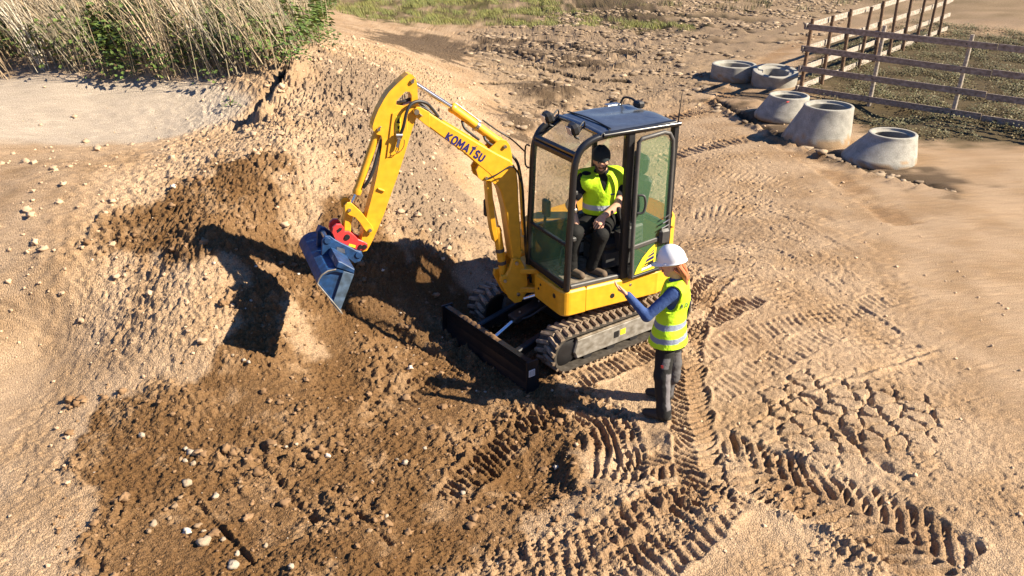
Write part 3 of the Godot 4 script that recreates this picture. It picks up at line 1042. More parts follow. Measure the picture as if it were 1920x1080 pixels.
func make_track(ex: Node, side: float) -> void:
	var lc := 0.625 * side
	var w := 0.15
	var outer := stadium(0.80, 0.200, 0.245)
	var inner := stadium(0.80, 0.172, 0.245)
	var rows := []
	for st in [[outer, -w], [outer, w], [inner, w], [inner, -w]]:
		var r := PackedVector3Array()
		for q in st[0]: r.append(TF(q.x, lc + st[1], q.y))
		rows.append(r)
	var mb := MB.new()
	for k in 4: mb.sheet([rows[k], rows[(k + 1) % 4]], true, false, false)
	var belt := part(ex, "rubber_track", mb, M.rubber)
	# tread lugs, each a bevelled block; alternate sides are staggered
	var lug := MB.new()
	var pl := PackedVector2Array([Vector2(-0.5, -0.5), Vector2(0.5, -0.5), Vector2(0.5, 0.5), Vector2(-0.5, 0.5)])
	var top := 0.62
	var hgt := 0.030
	var lw := 0.052
	var ll := 0.172
	for k in 4:
		var a := pl[k]
		var b := pl[(k + 1) % 4]
		lug.quad_o(Vector3(a.x * lw, 0, a.y * ll), Vector3(b.x * lw, 0, b.y * ll), Vector3(b.x * lw * top, hgt, b.y * ll * 0.95), Vector3(a.x * lw * top, hgt, a.y * ll * 0.95), Vector3(0, 0.01, 0))
	lug.quad_o(Vector3(-0.5 * lw * top, hgt, -0.475 * ll), Vector3(0.5 * lw * top, hgt, -0.475 * ll), Vector3(0.5 * lw * top, hgt, 0.475 * ll), Vector3(-0.5 * lw * top, hgt, 0.475 * ll), Vector3(0, 0, 0))
	var lm := lug.mesh()
	var total := 0.0
	for i in outer.size(): total += outer[i].distance_to(outer[(i + 1) % outer.size()])
	var count := 48
	for k in count:
		for half in 2:
			var want := fposmod(total * (k + 0.5 * half) / count, total)
			var run := 0.0
			for i in outer.size():
				var a := outer[i]
				var b := outer[(i + 1) % outer.size()]
				var d := a.distance_to(b)
				if run + d >= want:
					var q := a.lerp(b, (want - run) / d)
					var t := (b - a).normalized()
					var nrm := Vector2(t.y, -t.x)
					var lat := lc + (0.068 if half == 0 else -0.068)
					var tw := head(YT) * t.x + Vector3.UP * t.y
					var nw := head(YT) * nrm.x + Vector3.UP * nrm.y
					var lw2 := left_of(YT)
					var skew := deg_to_rad(16.0 if half == 0 else -16.0)
					var ax := tw * cos(skew) + lw2 * sin(skew)
					var az := ax.cross(nw)
					var o := part_mesh(belt, "tread_lug", lm, M.lug)
					o.transform = Transform3D(Basis(ax, nw, az), TF(q.x, lat, q.y) - nw * 0.004)
					break
				run += d
	# frame plate, idler, sprocket and rollers
	var fr := MB.new()
	var s := side
	fr.prism(PackedVector2Array([Vector2(0.66, 0.115), Vector2(0.70, 0.20), Vector2(0.66, 0.34), Vector2(-0.66, 0.34), Vector2(-0.72, 0.22), Vector2(-0.66, 0.115)]), Vector3.ZERO, head(YT), Vector3.UP, left_of(YT), minf(0.52 * s, 0.735 * s), maxf(0.52 * s, 0.735 * s), 0.012)
	part(ex, "track_frame", fr, M.frame_grey)
	var cap := MB.new()
	tbox(cap, Vector3(0, 0.64 * s, 0.352), Vector3(1.34, 0.20, 0.02), 0.004)
	part(ex, "dusty_ledge", cap, M.dusty)
	for fx in [0.80, -0.80]:
		var wh := MB.new()
		wh.tube(PackedVector3Array([TF(fx, 0.56 * s, 0.245), TF(fx, 0.60 * s, 0.245), TF(fx, 0.65 * s, 0.245), TF(fx, 0.70 * s, 0.245), TF(fx, 0.705 * s, 0.245)]), [0.165, 0.172, 0.172, 0.165, 0.06], 24)
		part(ex, "idler_wheel" if fx > 0 else "drive_sprocket", wh, M.black)
	for fx in [-0.5, -0.17, 0.17, 0.5]:
		var wh := MB.new()
		wh.rod(TF(fx, 0.55 * s, 0.115), TF(fx, 0.72 * s, 0.115), 0.062, 14)
		part(ex, "track_roller", wh, M.black)

func make_excavator() -> void:
	M.lug = paint(0.36, 0.275, 0.20, 0.9, 0.0, 0.2)
	var ex := thing("excavator", "yellow mini excavator with black cab, rubber tracks and raised boom", "excavator", EX)
	make_track(ex, 1.0)
	make_track(ex, -1.0)
	var hd := head(YT)
	var lf := left_of(YT)
	# stickers on the near track frame
	var mb := MB.new()
	tbox(mb, Vector3(0.02, 0.7365, 0.24), Vector3(0.075, 0.004, 0.065))
	part(ex, "sticker", mb, M.sticker)
	mb = MB.new()
	tbox(mb, Vector3(0.115, 0.7365, 0.235), Vector3(0.07, 0.004, 0.075))
	part(ex, "frame_slot", mb, M.black)
	# car body, slew ring
	mb = MB.new()
	tbox(mb, Vector3(0, 0, 0.36), Vector3(0.95, 1.0, 0.18), 0.02)
	part(ex, "car_body", mb, M.black)
	mb = MB.new()
	mb.rod(TF(0, 0, 0.42), TF(0, 0, 0.62), 0.36, 32)
	part(ex, "slew_ring", mb, M.black)
	# dozer blade
	mb = MB.new()
	var prof := PackedVector2Array([Vector2(1.30, -0.04), Vector2(1.345, -0.04), Vector2(1.318, 0.06), Vector2(1.305, 0.16), Vector2(1.312, 0.25), Vector2(1.335, 0.325), Vector2(1.27, 0.325), Vector2(1.262, 0.25), Vector2(1.26, 0.15), Vector2(1.275, 0.05)])
	mb.prism(prof, Vector3.ZERO, hd, Vector3.UP, lf, -0.77, 0.77, 0.004)
	var blade := part(ex, "dozer_blade", mb, M.black_gloss)
	for s in [-1.0, 1.0]:
		mb = MB.new()
		mb.prism(PackedVector2Array([Vector2(1.20, 0.0), Vector2(1.36, -0.045), Vector2(1.365, 0.335), Vector2(1.22, 0.335)]), Vector3.ZERO, hd, Vector3.UP, lf, 0.771 * s if s > 0 else -0.79, 0.79 * s if s > 0 else -0.771, 0.003)
		part(blade, "end_plate", mb, M.black_gloss)
	mb = MB.new()
	tbox(mb, Vector3(1.30, 0.792, 0.20), Vector3(0.075, 0.004, 0.075))
	part(blade, "label", mb, M.white)
	for k in 3:
		mb = MB.new()
		tbox(mb, Vector3(1.277 + k * 0.024, 0.7945, 0.20), Vector3(0.006, 0.003, 0.06))
		part(blade, "print", mb, M.black)
	# soil lying on the blade's top edge
	mb = MB.new()
	var rs := RandomNumberGenerator.new()
	rs.seed = 41
	var rows := []
	for k in 40:
		var l := lerpf(-0.74, 0.25, k / 39.0)
		var hh := rs.randf_range(0.004, 0.022) * (1.0 if k > 1 and k < 37 else 0.2)
		rows.append(PackedVector3Array([TF(1.272, l, 0.322), TF(1.285, l, 0.328 + hh), TF(1.31 + rs.randf_range(-0.01, 0.01), l, 0.33 + hh * 1.2), TF(1.334, l, 0.322)]))
	mb.sheet(rows, false, false, true)
	part(blade, "soil_crust", mb, M.crust)
	mb = MB.new()
	tbox(mb, Vector3(1.225, 0, 0.12), Vector3(0.09, 0.75, 0.10), 0.012)
	part(blade, "cross_beam", mb, M.black)
	for l in [-0.36, 0.36]:
		mb = MB.new()
		mb.bar(TF(0.42, l * 0.9, 0.36), TF(1.25, l, 0.15), 0.075, 0.10, 0.012)
		part(ex, "blade_arm", mb, M.black)
	mb = MB.new()
	mb.bar(TF(0.42, 0.02, 0.50), TF(0.98, 0.02, 0.38), 0.15, 0.075, 0.012)
	var cover := part(ex, "blade_cylinder_cover", mb, M.black)
	for fx in [0.62, 0.88]:
		mb = MB.new()
		pin(mb, TF(fx, 0.03, 0.50 - (fx - 0.42) * 0.214 + 0.04), Vector3.UP, 0.012, 0.012)
		part(cover, "bolt", mb, M.steel)
	mb = MB.new()
	mb.rod(TF(0.95, 0.02, 0.36), TF(1.20, 0.02, 0.24), 0.022)
	part(ex, "blade_cylinder_rod", mb, M.chrome)
	mb = MB.new()
	mb.tube(smooth_path([TF(0.40, 0.18, 0.52), TF(0.6, 0.16, 0.50), TF(0.8, 0.13, 0.42), TF(0.92, 0.07, 0.38)], 6), 0.012, 8)
	part(ex, "blade_hose", mb, M.hose)
	make_upper(ex)
	make_boom(ex)
	make_cab(ex)

func make_upper(ex: Node) -> void:
	var mb := MB.new()
	# skirt: the yellow band under the cab, in a front corner piece and the rest
	var corner := PackedVector2Array([Vector2(0.40, 0.20), Vector2(0.71, 0.20)])
	corner.append_array(arc2(0.61, 0.66, 0.10, 0, 90, 7))
	corner.append(Vector2(0.432, 0.76))
	corner.append(Vector2(0.40, 0.70))
	uplan(mb, corner, 0.60, 0.885, 0.018)
	var skirt := part(ex, "skirt_corner_panel", mb, M.yellow)
	mb = MB.new()
	var rest := PackedVector2Array([Vector2(0.395, 0.45), Vector2(0.425, 0.758), Vector2(-0.44, 0.758)])
	rest.append_array(arc2(-0.30, 0.02, 0.76, 103, 180, 9))
	rest.append_array(arc2(-0.30, -0.02, 0.76, 180, 270, 9))
	rest.append_array(PackedVector2Array([Vector2(0.40, -0.78), Vector2(0.55, -0.66), Vector2(0.60, -0.36), Vector2(0.395, -0.30)]))
	uplan(mb, rest, 0.605, 0.88, 0.018)
	var side := part(ex, "skirt_side_panel", mb, M.yellow)
	for q in [[0.10, 0.72], [-0.125, 0.795]]:
		mb = MB.new()
		pin(mb, UF(q[0], 0.757, q[1]), left_of(YU), 0.028 if q[0] > 0 else 0.016, 0.004)
		part(side, "access_hole" if q[0] > 0 else "bolt", mb, M.black if q[0] > 0 else M.steel)
	for q in [[0.60, 0.79], [0.32, 0.80], [0.28, 0.74]]:
		mb = MB.new()
		pin(mb, UF(0.711, q[0], q[1]), head(YU), 0.026 if q[0] > 0.5 else 0.014, 0.004)
		part(skirt, "access_hole", mb, M.black)
	# engine hood behind the cab and the bonnet on the far side
	mb = MB.new()
	var hood := PackedVector2Array([Vector2(-0.62, 0.70)])
	hood.append_array(arc2(-0.30, 0.0, 0.75, 113, 247, 14))
	hood.append(Vector2(-0.62, -0.70))
	uplan(mb, hood, 0.885, 1.34, 0.03)
	part(ex, "engine_hood", mb, M.yellow)
	mb = MB.new()
	uprism(mb, [Vector2(0.52, 0.885), Vector2(0.50, 1.02), Vector2(0.30, 1.16), Vector2(-0.60, 1.26), Vector2(-0.60, 0.885)], -0.755, -0.15, 0.03)
	part(ex, "side_bonnet", mb, M.yellow)
	mb = MB.new()
	uprism(mb, [Vector2(0.50, 0.64), Vector2(0.62, 0.64), Vector2(0.62, 0.84), Vector2(0.50, 0.86)], -0.34, 0.22, 0.01)
	part(ex, "front_frame", mb, M.yellow)
	# grey rail on top of the side skirt
	mb = MB.new()
	mb.bar(UF(-0.08, 0.765, 0.90), UF(-0.60, 0.745, 0.905), 0.035, 0.045, 0.01)
	part(ex, "sill_rail", mb, M.grey_trim)
	mb = MB.new()
	mb.tube(PackedVector3Array([UF(-0.60, 0.73, 2.45), UF(-0.61, 0.73, 2.62), UF(-0.615, 0.735, 2.76)]), [0.008, 0.005, 0.003], 6)
	part(ex, "antenna", mb, M.black)
	# swing bracket and its vertical pin
	mb = MB.new()
	for u in [[0.60, 0.66], [0.82, 0.88]]:
		var ear := PackedVector2Array([Vector2(0.56, -0.30), Vector2(0.56, 0.16)])
		ear.append_array(arc2(0.80, -0.1, 0.10, 70, -70, 8))
		uplan(mb, ear, u[0], u[1], 0.008)
	var ears := part(ex, "swing_post_ears", mb, M.yellow)
	mb = MB.new()
	mb.rod(UF(0.80, -0.1, 0.57), UF(0.80, -0.1, 0.92), 0.045, 16)
	part(ears, "swing_pin", mb, M.yellow)
	mb = MB.new()
	bprism(mb, [[961,487],[968,484],[977,487],[983,498],[988,512],[990,532],[986,552],[978,566],[966,569],[955,560],[944,540],[938,528],[940,518],[950,516],[956,505]], 0.12, -0.12, -0.075, 0.008)
	bprism(mb, [[961,487],[968,484],[977,487],[983,498],[988,512],[990,532],[986,552],[978,566],[966,569],[955,560],[944,540],[938,528],[940,518],[950,516],[956,505]], 0.12, 0.075, 0.12, 0.008)
	bprism(mb, [[975,512],[990,512],[992,552],[978,562],[964,560],[955,548],[952,535],[972,535]], 0.12, -0.08, 0.08, 0.004)
	var br := part(ex, "swing_bracket", mb, M.yellow)
	for q in [[969, 494, 0.02], [947, 527, 0.018], [972, 552, 0.02]]:
		mb = MB.new()
		pin(mb, bp(q[0], q[1], 0.125), left_of(YB), q[2], 0.012)
		part(br, "pin", mb, M.steel)
	mb = MB.new()
	mb.rod(bp(980, 557, 0.12, 0.16), UF(0.45, 0.30, 0.70), 0.022)
	part(ex, "swing_cylinder_rod", mb, M.chrome)

func hose(parent: Node, pts: Array, r: float, mat: Material, called := "hose") -> void:
	var mb := MB.new()
	mb.tube(smooth_path(pts, 7), r, 8)
	part(parent, called, mb, mat)

func make_boom(ex: Node) -> void:
	var L := left_of(YB)
	# boom
	var mb := MB.new()
	bprism(mb, [[790,203],[800,208],[830,228],[870,252],[905,273],[935,290],[957,301],[966,312],[970,330],[973,380],[976,430],[978,470],[977,489],[970,497],[962,490],[958,465],[953,430],[948,395],[940,362],[930,341],[916,326],[900,313],[875,291],[845,269],[815,247],[797,233],[790,226]], 0.09, -0.09, 0.09, 0.012)
	var boom := part(ex, "boom", mb, M.yellow)
	for lt in [[0.072, 0.098], [-0.098, -0.072]]:
		mb = MB.new()
		bprism(mb, [[788,201],[806,211],[806,240],[796,233],[783,222],[776,214],[776,206],[781,201]], 0.098, lt[0], lt[1], 0.004)
		part(boom, "fork_plate", mb, M.yellow)
	for lt in [[0.055, 0.075], [-0.075, -0.055]]:
		mb = MB.new()
		bprism(mb, [[912,284],[930,268],[940,262],[949,263],[956,272],[960,290],[961,306],[940,300]], 0.075, lt[0], lt[1], 0.003)
		part(boom, "cylinder_lug", mb, M.yellow)
		mb = MB.new()
		bprism(mb, [[898,308],[892,318],[896,333],[904,339],[918,339],[936,350],[928,332]], 0.075, lt[0] * 1.15, lt[1] * 1.15, 0.003)
		part(boom, "lower_lug", mb, M.yellow)
	# raised rib along the top of the boom
	mb = MB.new()
	bprism(mb, [[830,224],[870,248],[905,269],[914,276],[908,277],[868,253],[830,230]], 0.06, 0.045, 0.06, 0.001)
	part(boom, "pipe_guard", mb, M.yellow)
	var c := bp(873, 276, 0.0915)
	var a := bp(838, 254, 0.0915)
	var b := bp(908, 298, 0.0915)
	var ax := (b - a).normalized()
	var ay := -ax.cross(L).normalized()
	block_word(boom, "KOMATSU", c, ax, ay, a.distance_to(b), 0.092, 0.0)
	mb = MB.new()
	var tick := c + ax * 0.085 + ay * 0.052
	mb.bar(tick - ax * 0.012 - ay * 0.01, tick + ax * 0.014 + ay * 0.016, 0.003, 0.016, 0.0, L)
	part(boom, "letter_accent", mb, M.navy)
	for q in [[781, 210, 0.03, 0.105], [947, 275, 0.02, 0.085], [912, 334, 0.018, 0.095]]:
		mb = MB.new()
		pin(mb, bp(q[0], q[1], q[3], 0.0), L, q[2], q[3] + 0.012)
		part(boom, "pin", mb, M.steel)
	mb = MB.new()
	mb.bar(bp(786, 213, 0.11), bp(792, 218, 0.11), 0.008, 0.03, 0.002, L)
	part(boom, "pin_lock", mb, M.steel)
	# arm, its upper bracket split around the triangular opening
	mb = MB.new()
	bprism(mb, [[784,187],[782,156],[779,146],[773,140],[766,139],[757,146],[745,157],[730,172],[721,185],[743,194],[743,190],[752,180],[760,172],[768,172],[772,178],[772,187]], 0.065, -0.065, 0.065, 0.0)
	bprism(mb, [[772,187],[784,187],[785,200],[784,212],[779,226],[775,236],[768,258],[758,292],[745,332],[733,365],[720,402],[708,430],[700,448],[694,460],[688,470],[679,472],[674,464],[678,450],[684,420],[692,390],[700,360],[707,328],[712,300],[716,275],[717,262],[715,254],[707,252],[699,244],[699,236],[703,222],[710,205],[721,185],[743,194],[743,198],[757,200],[772,193]], 0.065, -0.065, 0.065, 0.0)
	var arm := part(ex, "arm", mb, M.yellow)
	mb = MB.new()
	bprism(mb, [[735,212],[764,200],[764,244],[750,285],[724,296]], 0.066, 0.066, 0.078, 0.005)
	part(arm, "side_plate", mb, M.yellow)
	mb = MB.new()
	bprism(mb, [[742,218],[752,216],[752,244],[741,246]], 0.0785, 0.0785, 0.080, 0.0)
	var st := part(arm, "warning_sticker", mb, M.sticker)
	mb = MB.new()
	bprism(mb, [[747,221],[751,231],[743,231]], 0.081, 0.0801, 0.0815, 0.0)
	bprism(mb, [[745,237],[750,236],[749,242],[746,242]], 0.081, 0.0801, 0.0815, 0.0)
	part(st, "print", mb, M.black)
	for q in [[773, 153, 0.02], [710, 243, 0.018]]:
		mb = MB.new()
		pin(mb, bp(q[0], q[1], 0.075, 0.0), L, q[2], 0.085)
		part(arm, "pin", mb, M.steel)
		mb = MB.new()
		mb.bar(bp(q[0], q[1], 0.08), bp(q[0] + 4, q[1] - 6, 0.08), 0.012, 0.022, 0.003, L)
		part(arm, "pin_lock", mb, M.steel)
	# valve block with fittings on the arm
	mb = MB.new()
	mb.box(Transform3D(Basis(head(YB), Vector3.UP, L), bp(748, 257, 0.10)), Vector3(0.05, 0.04, 0.045), 0.008)
	var valve := part(arm, "valve_block", mb, M.steel)
	mb = MB.new()
	mb.rod(bp(754, 254, 0.11), bp(742, 254, 0.11), 0.022, 10)
	mb.rod(bp(749, 260, 0.11), bp(745, 276, 0.11), 0.016, 10)
	part(valve, "fitting", mb, M.steel)
	hose(valve, [bp(745, 276, 0.11), bp(742, 284, 0.11), bp(750, 284, 0.11), bp(757, 274, 0.11), bp(758, 262, 0.11)], 0.004, M.hose, "cap_cord")
	mb = MB.new()
	mb.box(Transform3D(Basis((bp(720, 358, 0.07) - bp(709, 354, 0.07)).normalized(), Vector3.UP, L), bp(715, 356, 0.075)), Vector3(0.075, 0.022, 0.02), 0.006)
	part(arm, "hose_clamp", mb, M.yellow)
	# arm cylinder
	mb = MB.new()
	mb.rod(bp(774, 154, 0.0), bp(848, 202, 0.0), 0.022, 14)
	part(ex, "arm_cylinder_rod", mb, M.chrome)
	mb = MB.new()
	var p0 := bp(845, 200, 0.0)
	var p1 := bp(940, 270, 0.0)
	mb.tube(PackedVector3Array([p0, p0.lerp(p1, 0.01), p0.lerp(p1, 0.07), p0.lerp(p1, 0.08), p0.lerp(p1, 0.97), p1]), [0.03, 0.050, 0.050, 0.045, 0.045, 0.035], 18)
	var cyl := part(ex, "arm_cylinder", mb, M.yellow)
	for t in [0.5]:
		mb = MB.new()
		mb.rod(p0.lerp(p1, t - 0.025), p0.lerp(p1, t + 0.025), 0.050, 18)
		part(cyl, "clamp_band", mb, M.steel)
	mb = MB.new()
	mb.rod(p0.lerp(p1, 0.10) + Vector3.UP * 0.07 - L * 0.02, p0.lerp(p1, 0.6) + Vector3.UP * 0.07 - L * 0.02, 0.010, 8)
	part(cyl, "oil_pipe", mb, M.steel)
	# bucket cylinder
	p0 = bp(709, 243, 0.0)
	p1 = bp(668, 364, 0.0)
	mb = MB.new()
	mb.tube(PackedVector3Array([p0.lerp(p1, 0.03), p0.lerp(p1, 0.04), p0.lerp(p1, 0.9), p0.lerp(p1, 0.91), p0.lerp(p1, 0.99), p1]), [0.03, 0.038, 0.038, 0.043, 0.043, 0.03], 16)
	cyl = part(ex, "bucket_cylinder", mb, M.yellow)
	hose(cyl, [bp(716, 262, 0.02), bp(708, 290, 0.04), bp(700, 318, 0.05), bp(690, 340, 0.05), bp(681, 352, 0.03)], 0.017, M.hose)
	mb = MB.new()
	mb.rod(p1, bp(655, 395, 0.0), 0.02, 14)
	part(ex, "bucket_cylinder_rod", mb, M.chrome)
	# linkage
	for lt in [[0.075, 0.095], [-0.095, -0.075]]:
		mb = MB.new()
		bprism(mb, [[646,386],[651,380],[658,380],[665,386],[676,396],[688,411],[698,424],[701,432],[697,439],[689,438],[682,429],[675,418],[666,408],[655,404],[647,398]], 0.095, lt[0], lt[1], 0.004)
		part(ex, "link_plate", mb, M.yellow)
	for q in [[655, 394, 0.02], [694, 432, 0.02]]:
		mb = MB.new()
		pin(mb, bp(q[0], q[1], 0.10, 0.0), L, q[2], 0.108)
		part(ex, "link_pin", mb, M.steel)
	mb = MB.new()
	bprism(mb, [[648,394],[651,387],[659,387],[662,396],[658,430],[658,448],[652,452],[645,448],[645,420]], 0.055, -0.055, 0.055, 0.008)
	part(ex, "bucket_link", mb, M.yellow)
	# quick coupler
	var cp: Node = null
	for lt in [[0.06, 0.095], [-0.095, -0.06]]:
		mb = MB.new()
		bprism(mb, [[622,436],[624,427],[631,421],[640,421],[645,427],[647,434],[655,434],[663,440],[672,449],[682,453],[689,457],[690,464],[685,470],[672,470],[655,464],[640,456],[628,449]], 0.095, lt[0], lt[1], 0.006)
		var pp := part(ex if cp == null else cp, "quick_coupler" if cp == null else "coupler_plate", mb, M.red)
		if cp == null: cp = pp
	mb = MB.new()
	bprism(mb, [[626,440],[630,430],[640,430],[652,444],[668,456],[680,462],[672,468],[640,453]], 0.06, -0.06, 0.06, 0.004)
	part(cp, "coupler_body", mb, M.red)
	mb = MB.new()
	bprism(mb, [[631,432],[637,427],[642,428],[640,432],[633,437]], 0.097, 0.0955, 0.098, 0.0)
	part(cp, "hook_slot", mb, M.black)
	for q in [[651, 445, 0.03], [676, 463, 0.024], [684, 463, 0.024]]:
		mb = MB.new()
		pin(mb, bp(q[0], q[1], 0.10, 0.0), L, q[2], 0.106)
		part(cp, "coupler_pin", mb, M.black)
	mb = MB.new()
	bprism(mb, [[655,457],[667,460],[666,465],[653,461]], 0.097, 0.0955, 0.0985, 0.0)
	part(cp, "sticker", mb, M.sticker)
	# bucket
	var W := 0.52
	var inner_side := 0.018
	var out_pts := [[664,514],[643,508],[630,505],[615,508],[604,515],[598,523],[595,532],[638,583]]
	var op := bpoly(out_pts, W)
	var ip := PackedVector2Array()
	var cen := Vector2.ZERO
	for q in op: cen += q / op.size()
	for q in op: ip.append(q + (cen - q).normalized() * 0.022)
	mb = MB.new()
	for k in op.size() - 1: # shell: bent plates from the upper lip round the back to the cutting edge
		var quad2 := PackedVector2Array([op[k], op[k + 1], ip[k + 1], ip[k]])
		mb.prism(quad2, BO(), head(YB), Vector3.UP, L, -W, W, 0.0)
	var bucket := part(ex, "bucket", mb, M.blue)
	for s in [1.0, -1.0]:
		mb = MB.new()
		var l0: float = W - 0.045 if s > 0 else -W + 0.02
		mb.prism(ip, BO(), head(YB), Vector3.UP, L, l0, l0 + 0.02, 0.0)
		part(bucket, "side_plate", mb, M.blue)
		mb = MB.new()
		var strip := PackedVector2Array([op[0], op[0].lerp(op[1], 0.95), op[7].lerp(op[6], 0.32), op[7]])
		l0 = W - 0.025 if s > 0 else -W - 0.001
		mb.prism(strip, BO(), head(YB), Vector3.UP, L, l0, l0 + 0.026, 0.003)
		part(bucket, "side_cutter", mb, M.blue_worn)
	mb = MB.new()
	var tip := op[7]
	var fl := (op[6] - op[7]).normalized()
	var nrm := Vector2(fl.y, -fl.x)
	if nrm.dot(cen - tip) > 0: nrm = -nrm
	mb.prism(PackedVector2Array([tip - fl * 0.05, tip + fl * 0.12 + nrm * 0.001, tip + fl * 0.12 + nrm * 0.018, tip + nrm * 0.018]), BO(), head(YB), Vector3.UP, L, -W - 0.002, W + 0.002, 0.002)
	part(bucket, "cutting_edge", mb, M.bare_steel)
	# worn rim of the near side
	mb = MB.new()
	var rim := []
	for k in [2, 3, 4, 5, 6, 7]: rim.append(BF(op[k].x, W + 0.001, op[k].y))
	mb.tube(PackedVector3Array(rim), 0.008, 6)
	part(bucket, "worn_rim", mb, M.bare_steel)
	mb = MB.new()
	var bx := bpoly([[664,514],[643,506],[629,503],[626,500],[632,496],[660,503]], W)
	for lt in [[0.145, W - 0.004], [-W + 0.004, -0.145]]:
		mb = MB.new()
		mb.prism(PackedVector2Array([op[0], op[1] + Vector2(0.0, 0.012), op[2] + Vector2(0, 0.015), op[2] + Vector2(-0.03, 0.075), op[1] + Vector2(0.0, 0.085), op[0] + Vector2(-0.01, 0.045)]), BO(), head(YB), Vector3.UP, L, lt[0], lt[1], 0.008)
		part(bucket, "box_section", mb, M.blue)
	mb = MB.new()
	var e0 := op[2] + Vector2(0, 0.015)
	var e1 := op[2] + Vector2(-0.03, 0.075)
	var en := Vector2(-(e1 - e0).y, (e1 - e0).x).normalized()
	mb.prism(PackedVector2Array([e0.lerp(e1, 0.2), e0.lerp(e1, 0.9), e0.lerp(e1, 0.9) + en * 0.002, e0.lerp(e1, 0.2) + en * 0.002]), BO(), head(YB), Vector3.UP, L, 0.30, 0.40, 0.0)
	part(bucket, "sticker", mb, M.white)
	for lt in [[0.105, 0.14], [-0.14, -0.105]]:
		mb = MB.new()
		bprism(mb, [[604,452],[610,443],[619,443],[627,449],[640,456],[655,463],[668,470],[678,472],[681,480],[676,490],[665,494],[659,489],[652,484],[650,500],[606,500],[603,480]], 0.14, lt[0], lt[1], 0.005)
		var ear := part(bucket, "bucket_ear", mb, M.blue)
		for q in [[614, 451, 0.034], [672, 478, 0.034]]:
			mb = MB.new()
			pin(mb, bp(q[0], q[1], 0.14, (lt[0] + lt[1]) * 0.5), L, q[2], 0.028)
			part(ear, "ear_boss", mb, M.blue)
	for q in [[614, 451], [672, 478]]:
		mb = MB.new()
		mb.rod(bp(q[0], q[1], 0.14, -0.105), bp(q[0], q[1], 0.14, 0.105), 0.024, 12)
		part(bucket, "pin", mb, M.steel)
	mb = MB.new()
	bprism(mb, [[632,463],[646,467],[647,475],[631,471]], 0.1415, 0.1405, 0.1425, 0.0)
	part(bucket, "maker_plate", mb, M.steel)
	# boom cylinder with the guard in front of it
	mb = MB.new()
	var c0 := bp(946, 526, 0.0)
	var c1 := bp(931, 425, 0.0)
	var c2 := bp(912, 335, 0.0)
	mb.tube(PackedVector3Array([c0, c0.lerp(c1, 0.02), c0.lerp(c1, 0.9), c0.lerp(c1, 0.92), c0.lerp(c1, 1.0)]), [0.03, 0.045, 0.045, 0.05, 0.04], 18)
	cyl = part(ex, "boom_cylinder", mb, M.yellow)
	for t in [0.35, 0.58]:
		mb = MB.new()
		mb.rod(c0.lerp(c1, t - 0.03), c0.lerp(c1, t + 0.03), 0.049, 18)
		part(cyl, "clamp_band", mb, M.grey_trim)
	mb = MB.new()
	mb.rod(c1, c2, 0.026, 14)
	part(ex, "boom_cylinder_rod", mb, M.chrome)
	mb = MB.new()
	bprism(mb, [[913,340],[923,342],[926,380],[931,425],[935,448],[928,455],[922,430],[916,380]], 0.06, -0.05, 0.05, 0.006)
	part(ex, "cylinder_guard", mb, M.yellow)
	# work light on the far side of the boom
	mb = MB.new()
	mb.box(Transform3D(Basis(head(YB), Vector3.UP, L), bp(897, 318, -0.1, -0.16)), Vector3(0.09, 0.11, 0.10), 0.02)
	part(ex, "boom_light", mb, M.black)
	mb = MB.new()
	mb.box(Transform3D(Basis(head(YB), Vector3.UP, L), bp(913, 390, -0.1, -0.12)), Vector3(0.06, 0.20, 0.05), 0.02)
	part(ex, "hose_bundle_guard", mb, M.black)
	# hoses
	hose(ex, [bp(752, 250, 0.10), bp(757, 235, 0.12), bp(762, 212, 0.13), bp(770, 196, 0.12), bp(784, 190, 0.10), bp(800, 194, 0.08), bp(812, 206, 0.06), bp(822, 219, 0.05)], 0.016, M.hose)
	hose(ex, [bp(786, 200, 0.02), bp(800, 205, 0.0), bp(815, 218, 0.02), bp(828, 224, 0.03)], 0.012, M.hose)
	hose(ex, [bp(744, 193, 0.0), bp(758, 190, 0.02), bp(772, 186, 0.0), bp(790, 195, -0.02), bp(808, 211, 0.0)], 0.016, M.hose)
	hose(ex, [bp(746, 196, -0.03), bp(760, 195, -0.04), bp(775, 190, -0.03)], 0.014, M.hose)
	hose(ex, [bp(866, 226, 0.0), bp(871, 240, 0.04), bp(885, 252, 0.05), bp(898, 262, 0.04)], 0.014, M.hose)
	hose(ex, [bp(908, 252, 0.0), bp(910, 262, 0.04), bp(922, 272, 0.04), bp(930, 270, 0.02)], 0.014, M.hose)
	hose(ex, [bp(905, 225, -0.05), bp(930, 243, -0.08), bp(960, 262, -0.08), bp(985, 285, -0.06)], 0.008, M.hose)
	hose(ex, [bp(958, 290, 0.02), bp(970, 305, 0.03), bp(976, 330, 0.02), bp(980, 360, 0.0), bp(983, 420, -0.02), bp(986, 470, -0.02), bp(990, 500, 0.0)], 0.015, M.hose)
	hose(ex, [bp(912, 336, 0.09), bp(930, 328, 0.105), bp(946, 318, 0.105), bp(957, 312, 0.105), bp(966, 316, 0.10), bp(973, 330, 0.06), bp(979, 350, 0.03)], 0.008, M.hose)
	hose(ex, [bp(966, 318, 0.06), bp(969, 345, 0.07), bp(971, 400, 0.07), bp(973, 450, 0.06)], 0.010, M.hose, "boom_pipe")
	hose(ex, [bp(972, 318, 0.03), bp(975, 345, 0.035), bp(978, 400, 0.035), bp(981, 440, 0.03)], 0.012, M.yellow, "boom_pipe")
	for q in [[985, 455], [990, 470], [980, 500]]:
		hose(ex, [bp(q[0], q[1], -0.02), bp(q[0] + 4, q[1] + 25, 0.02), bp(994, 520, 0.05), bp(1000, 545, 0.0)], 0.014, M.hose)
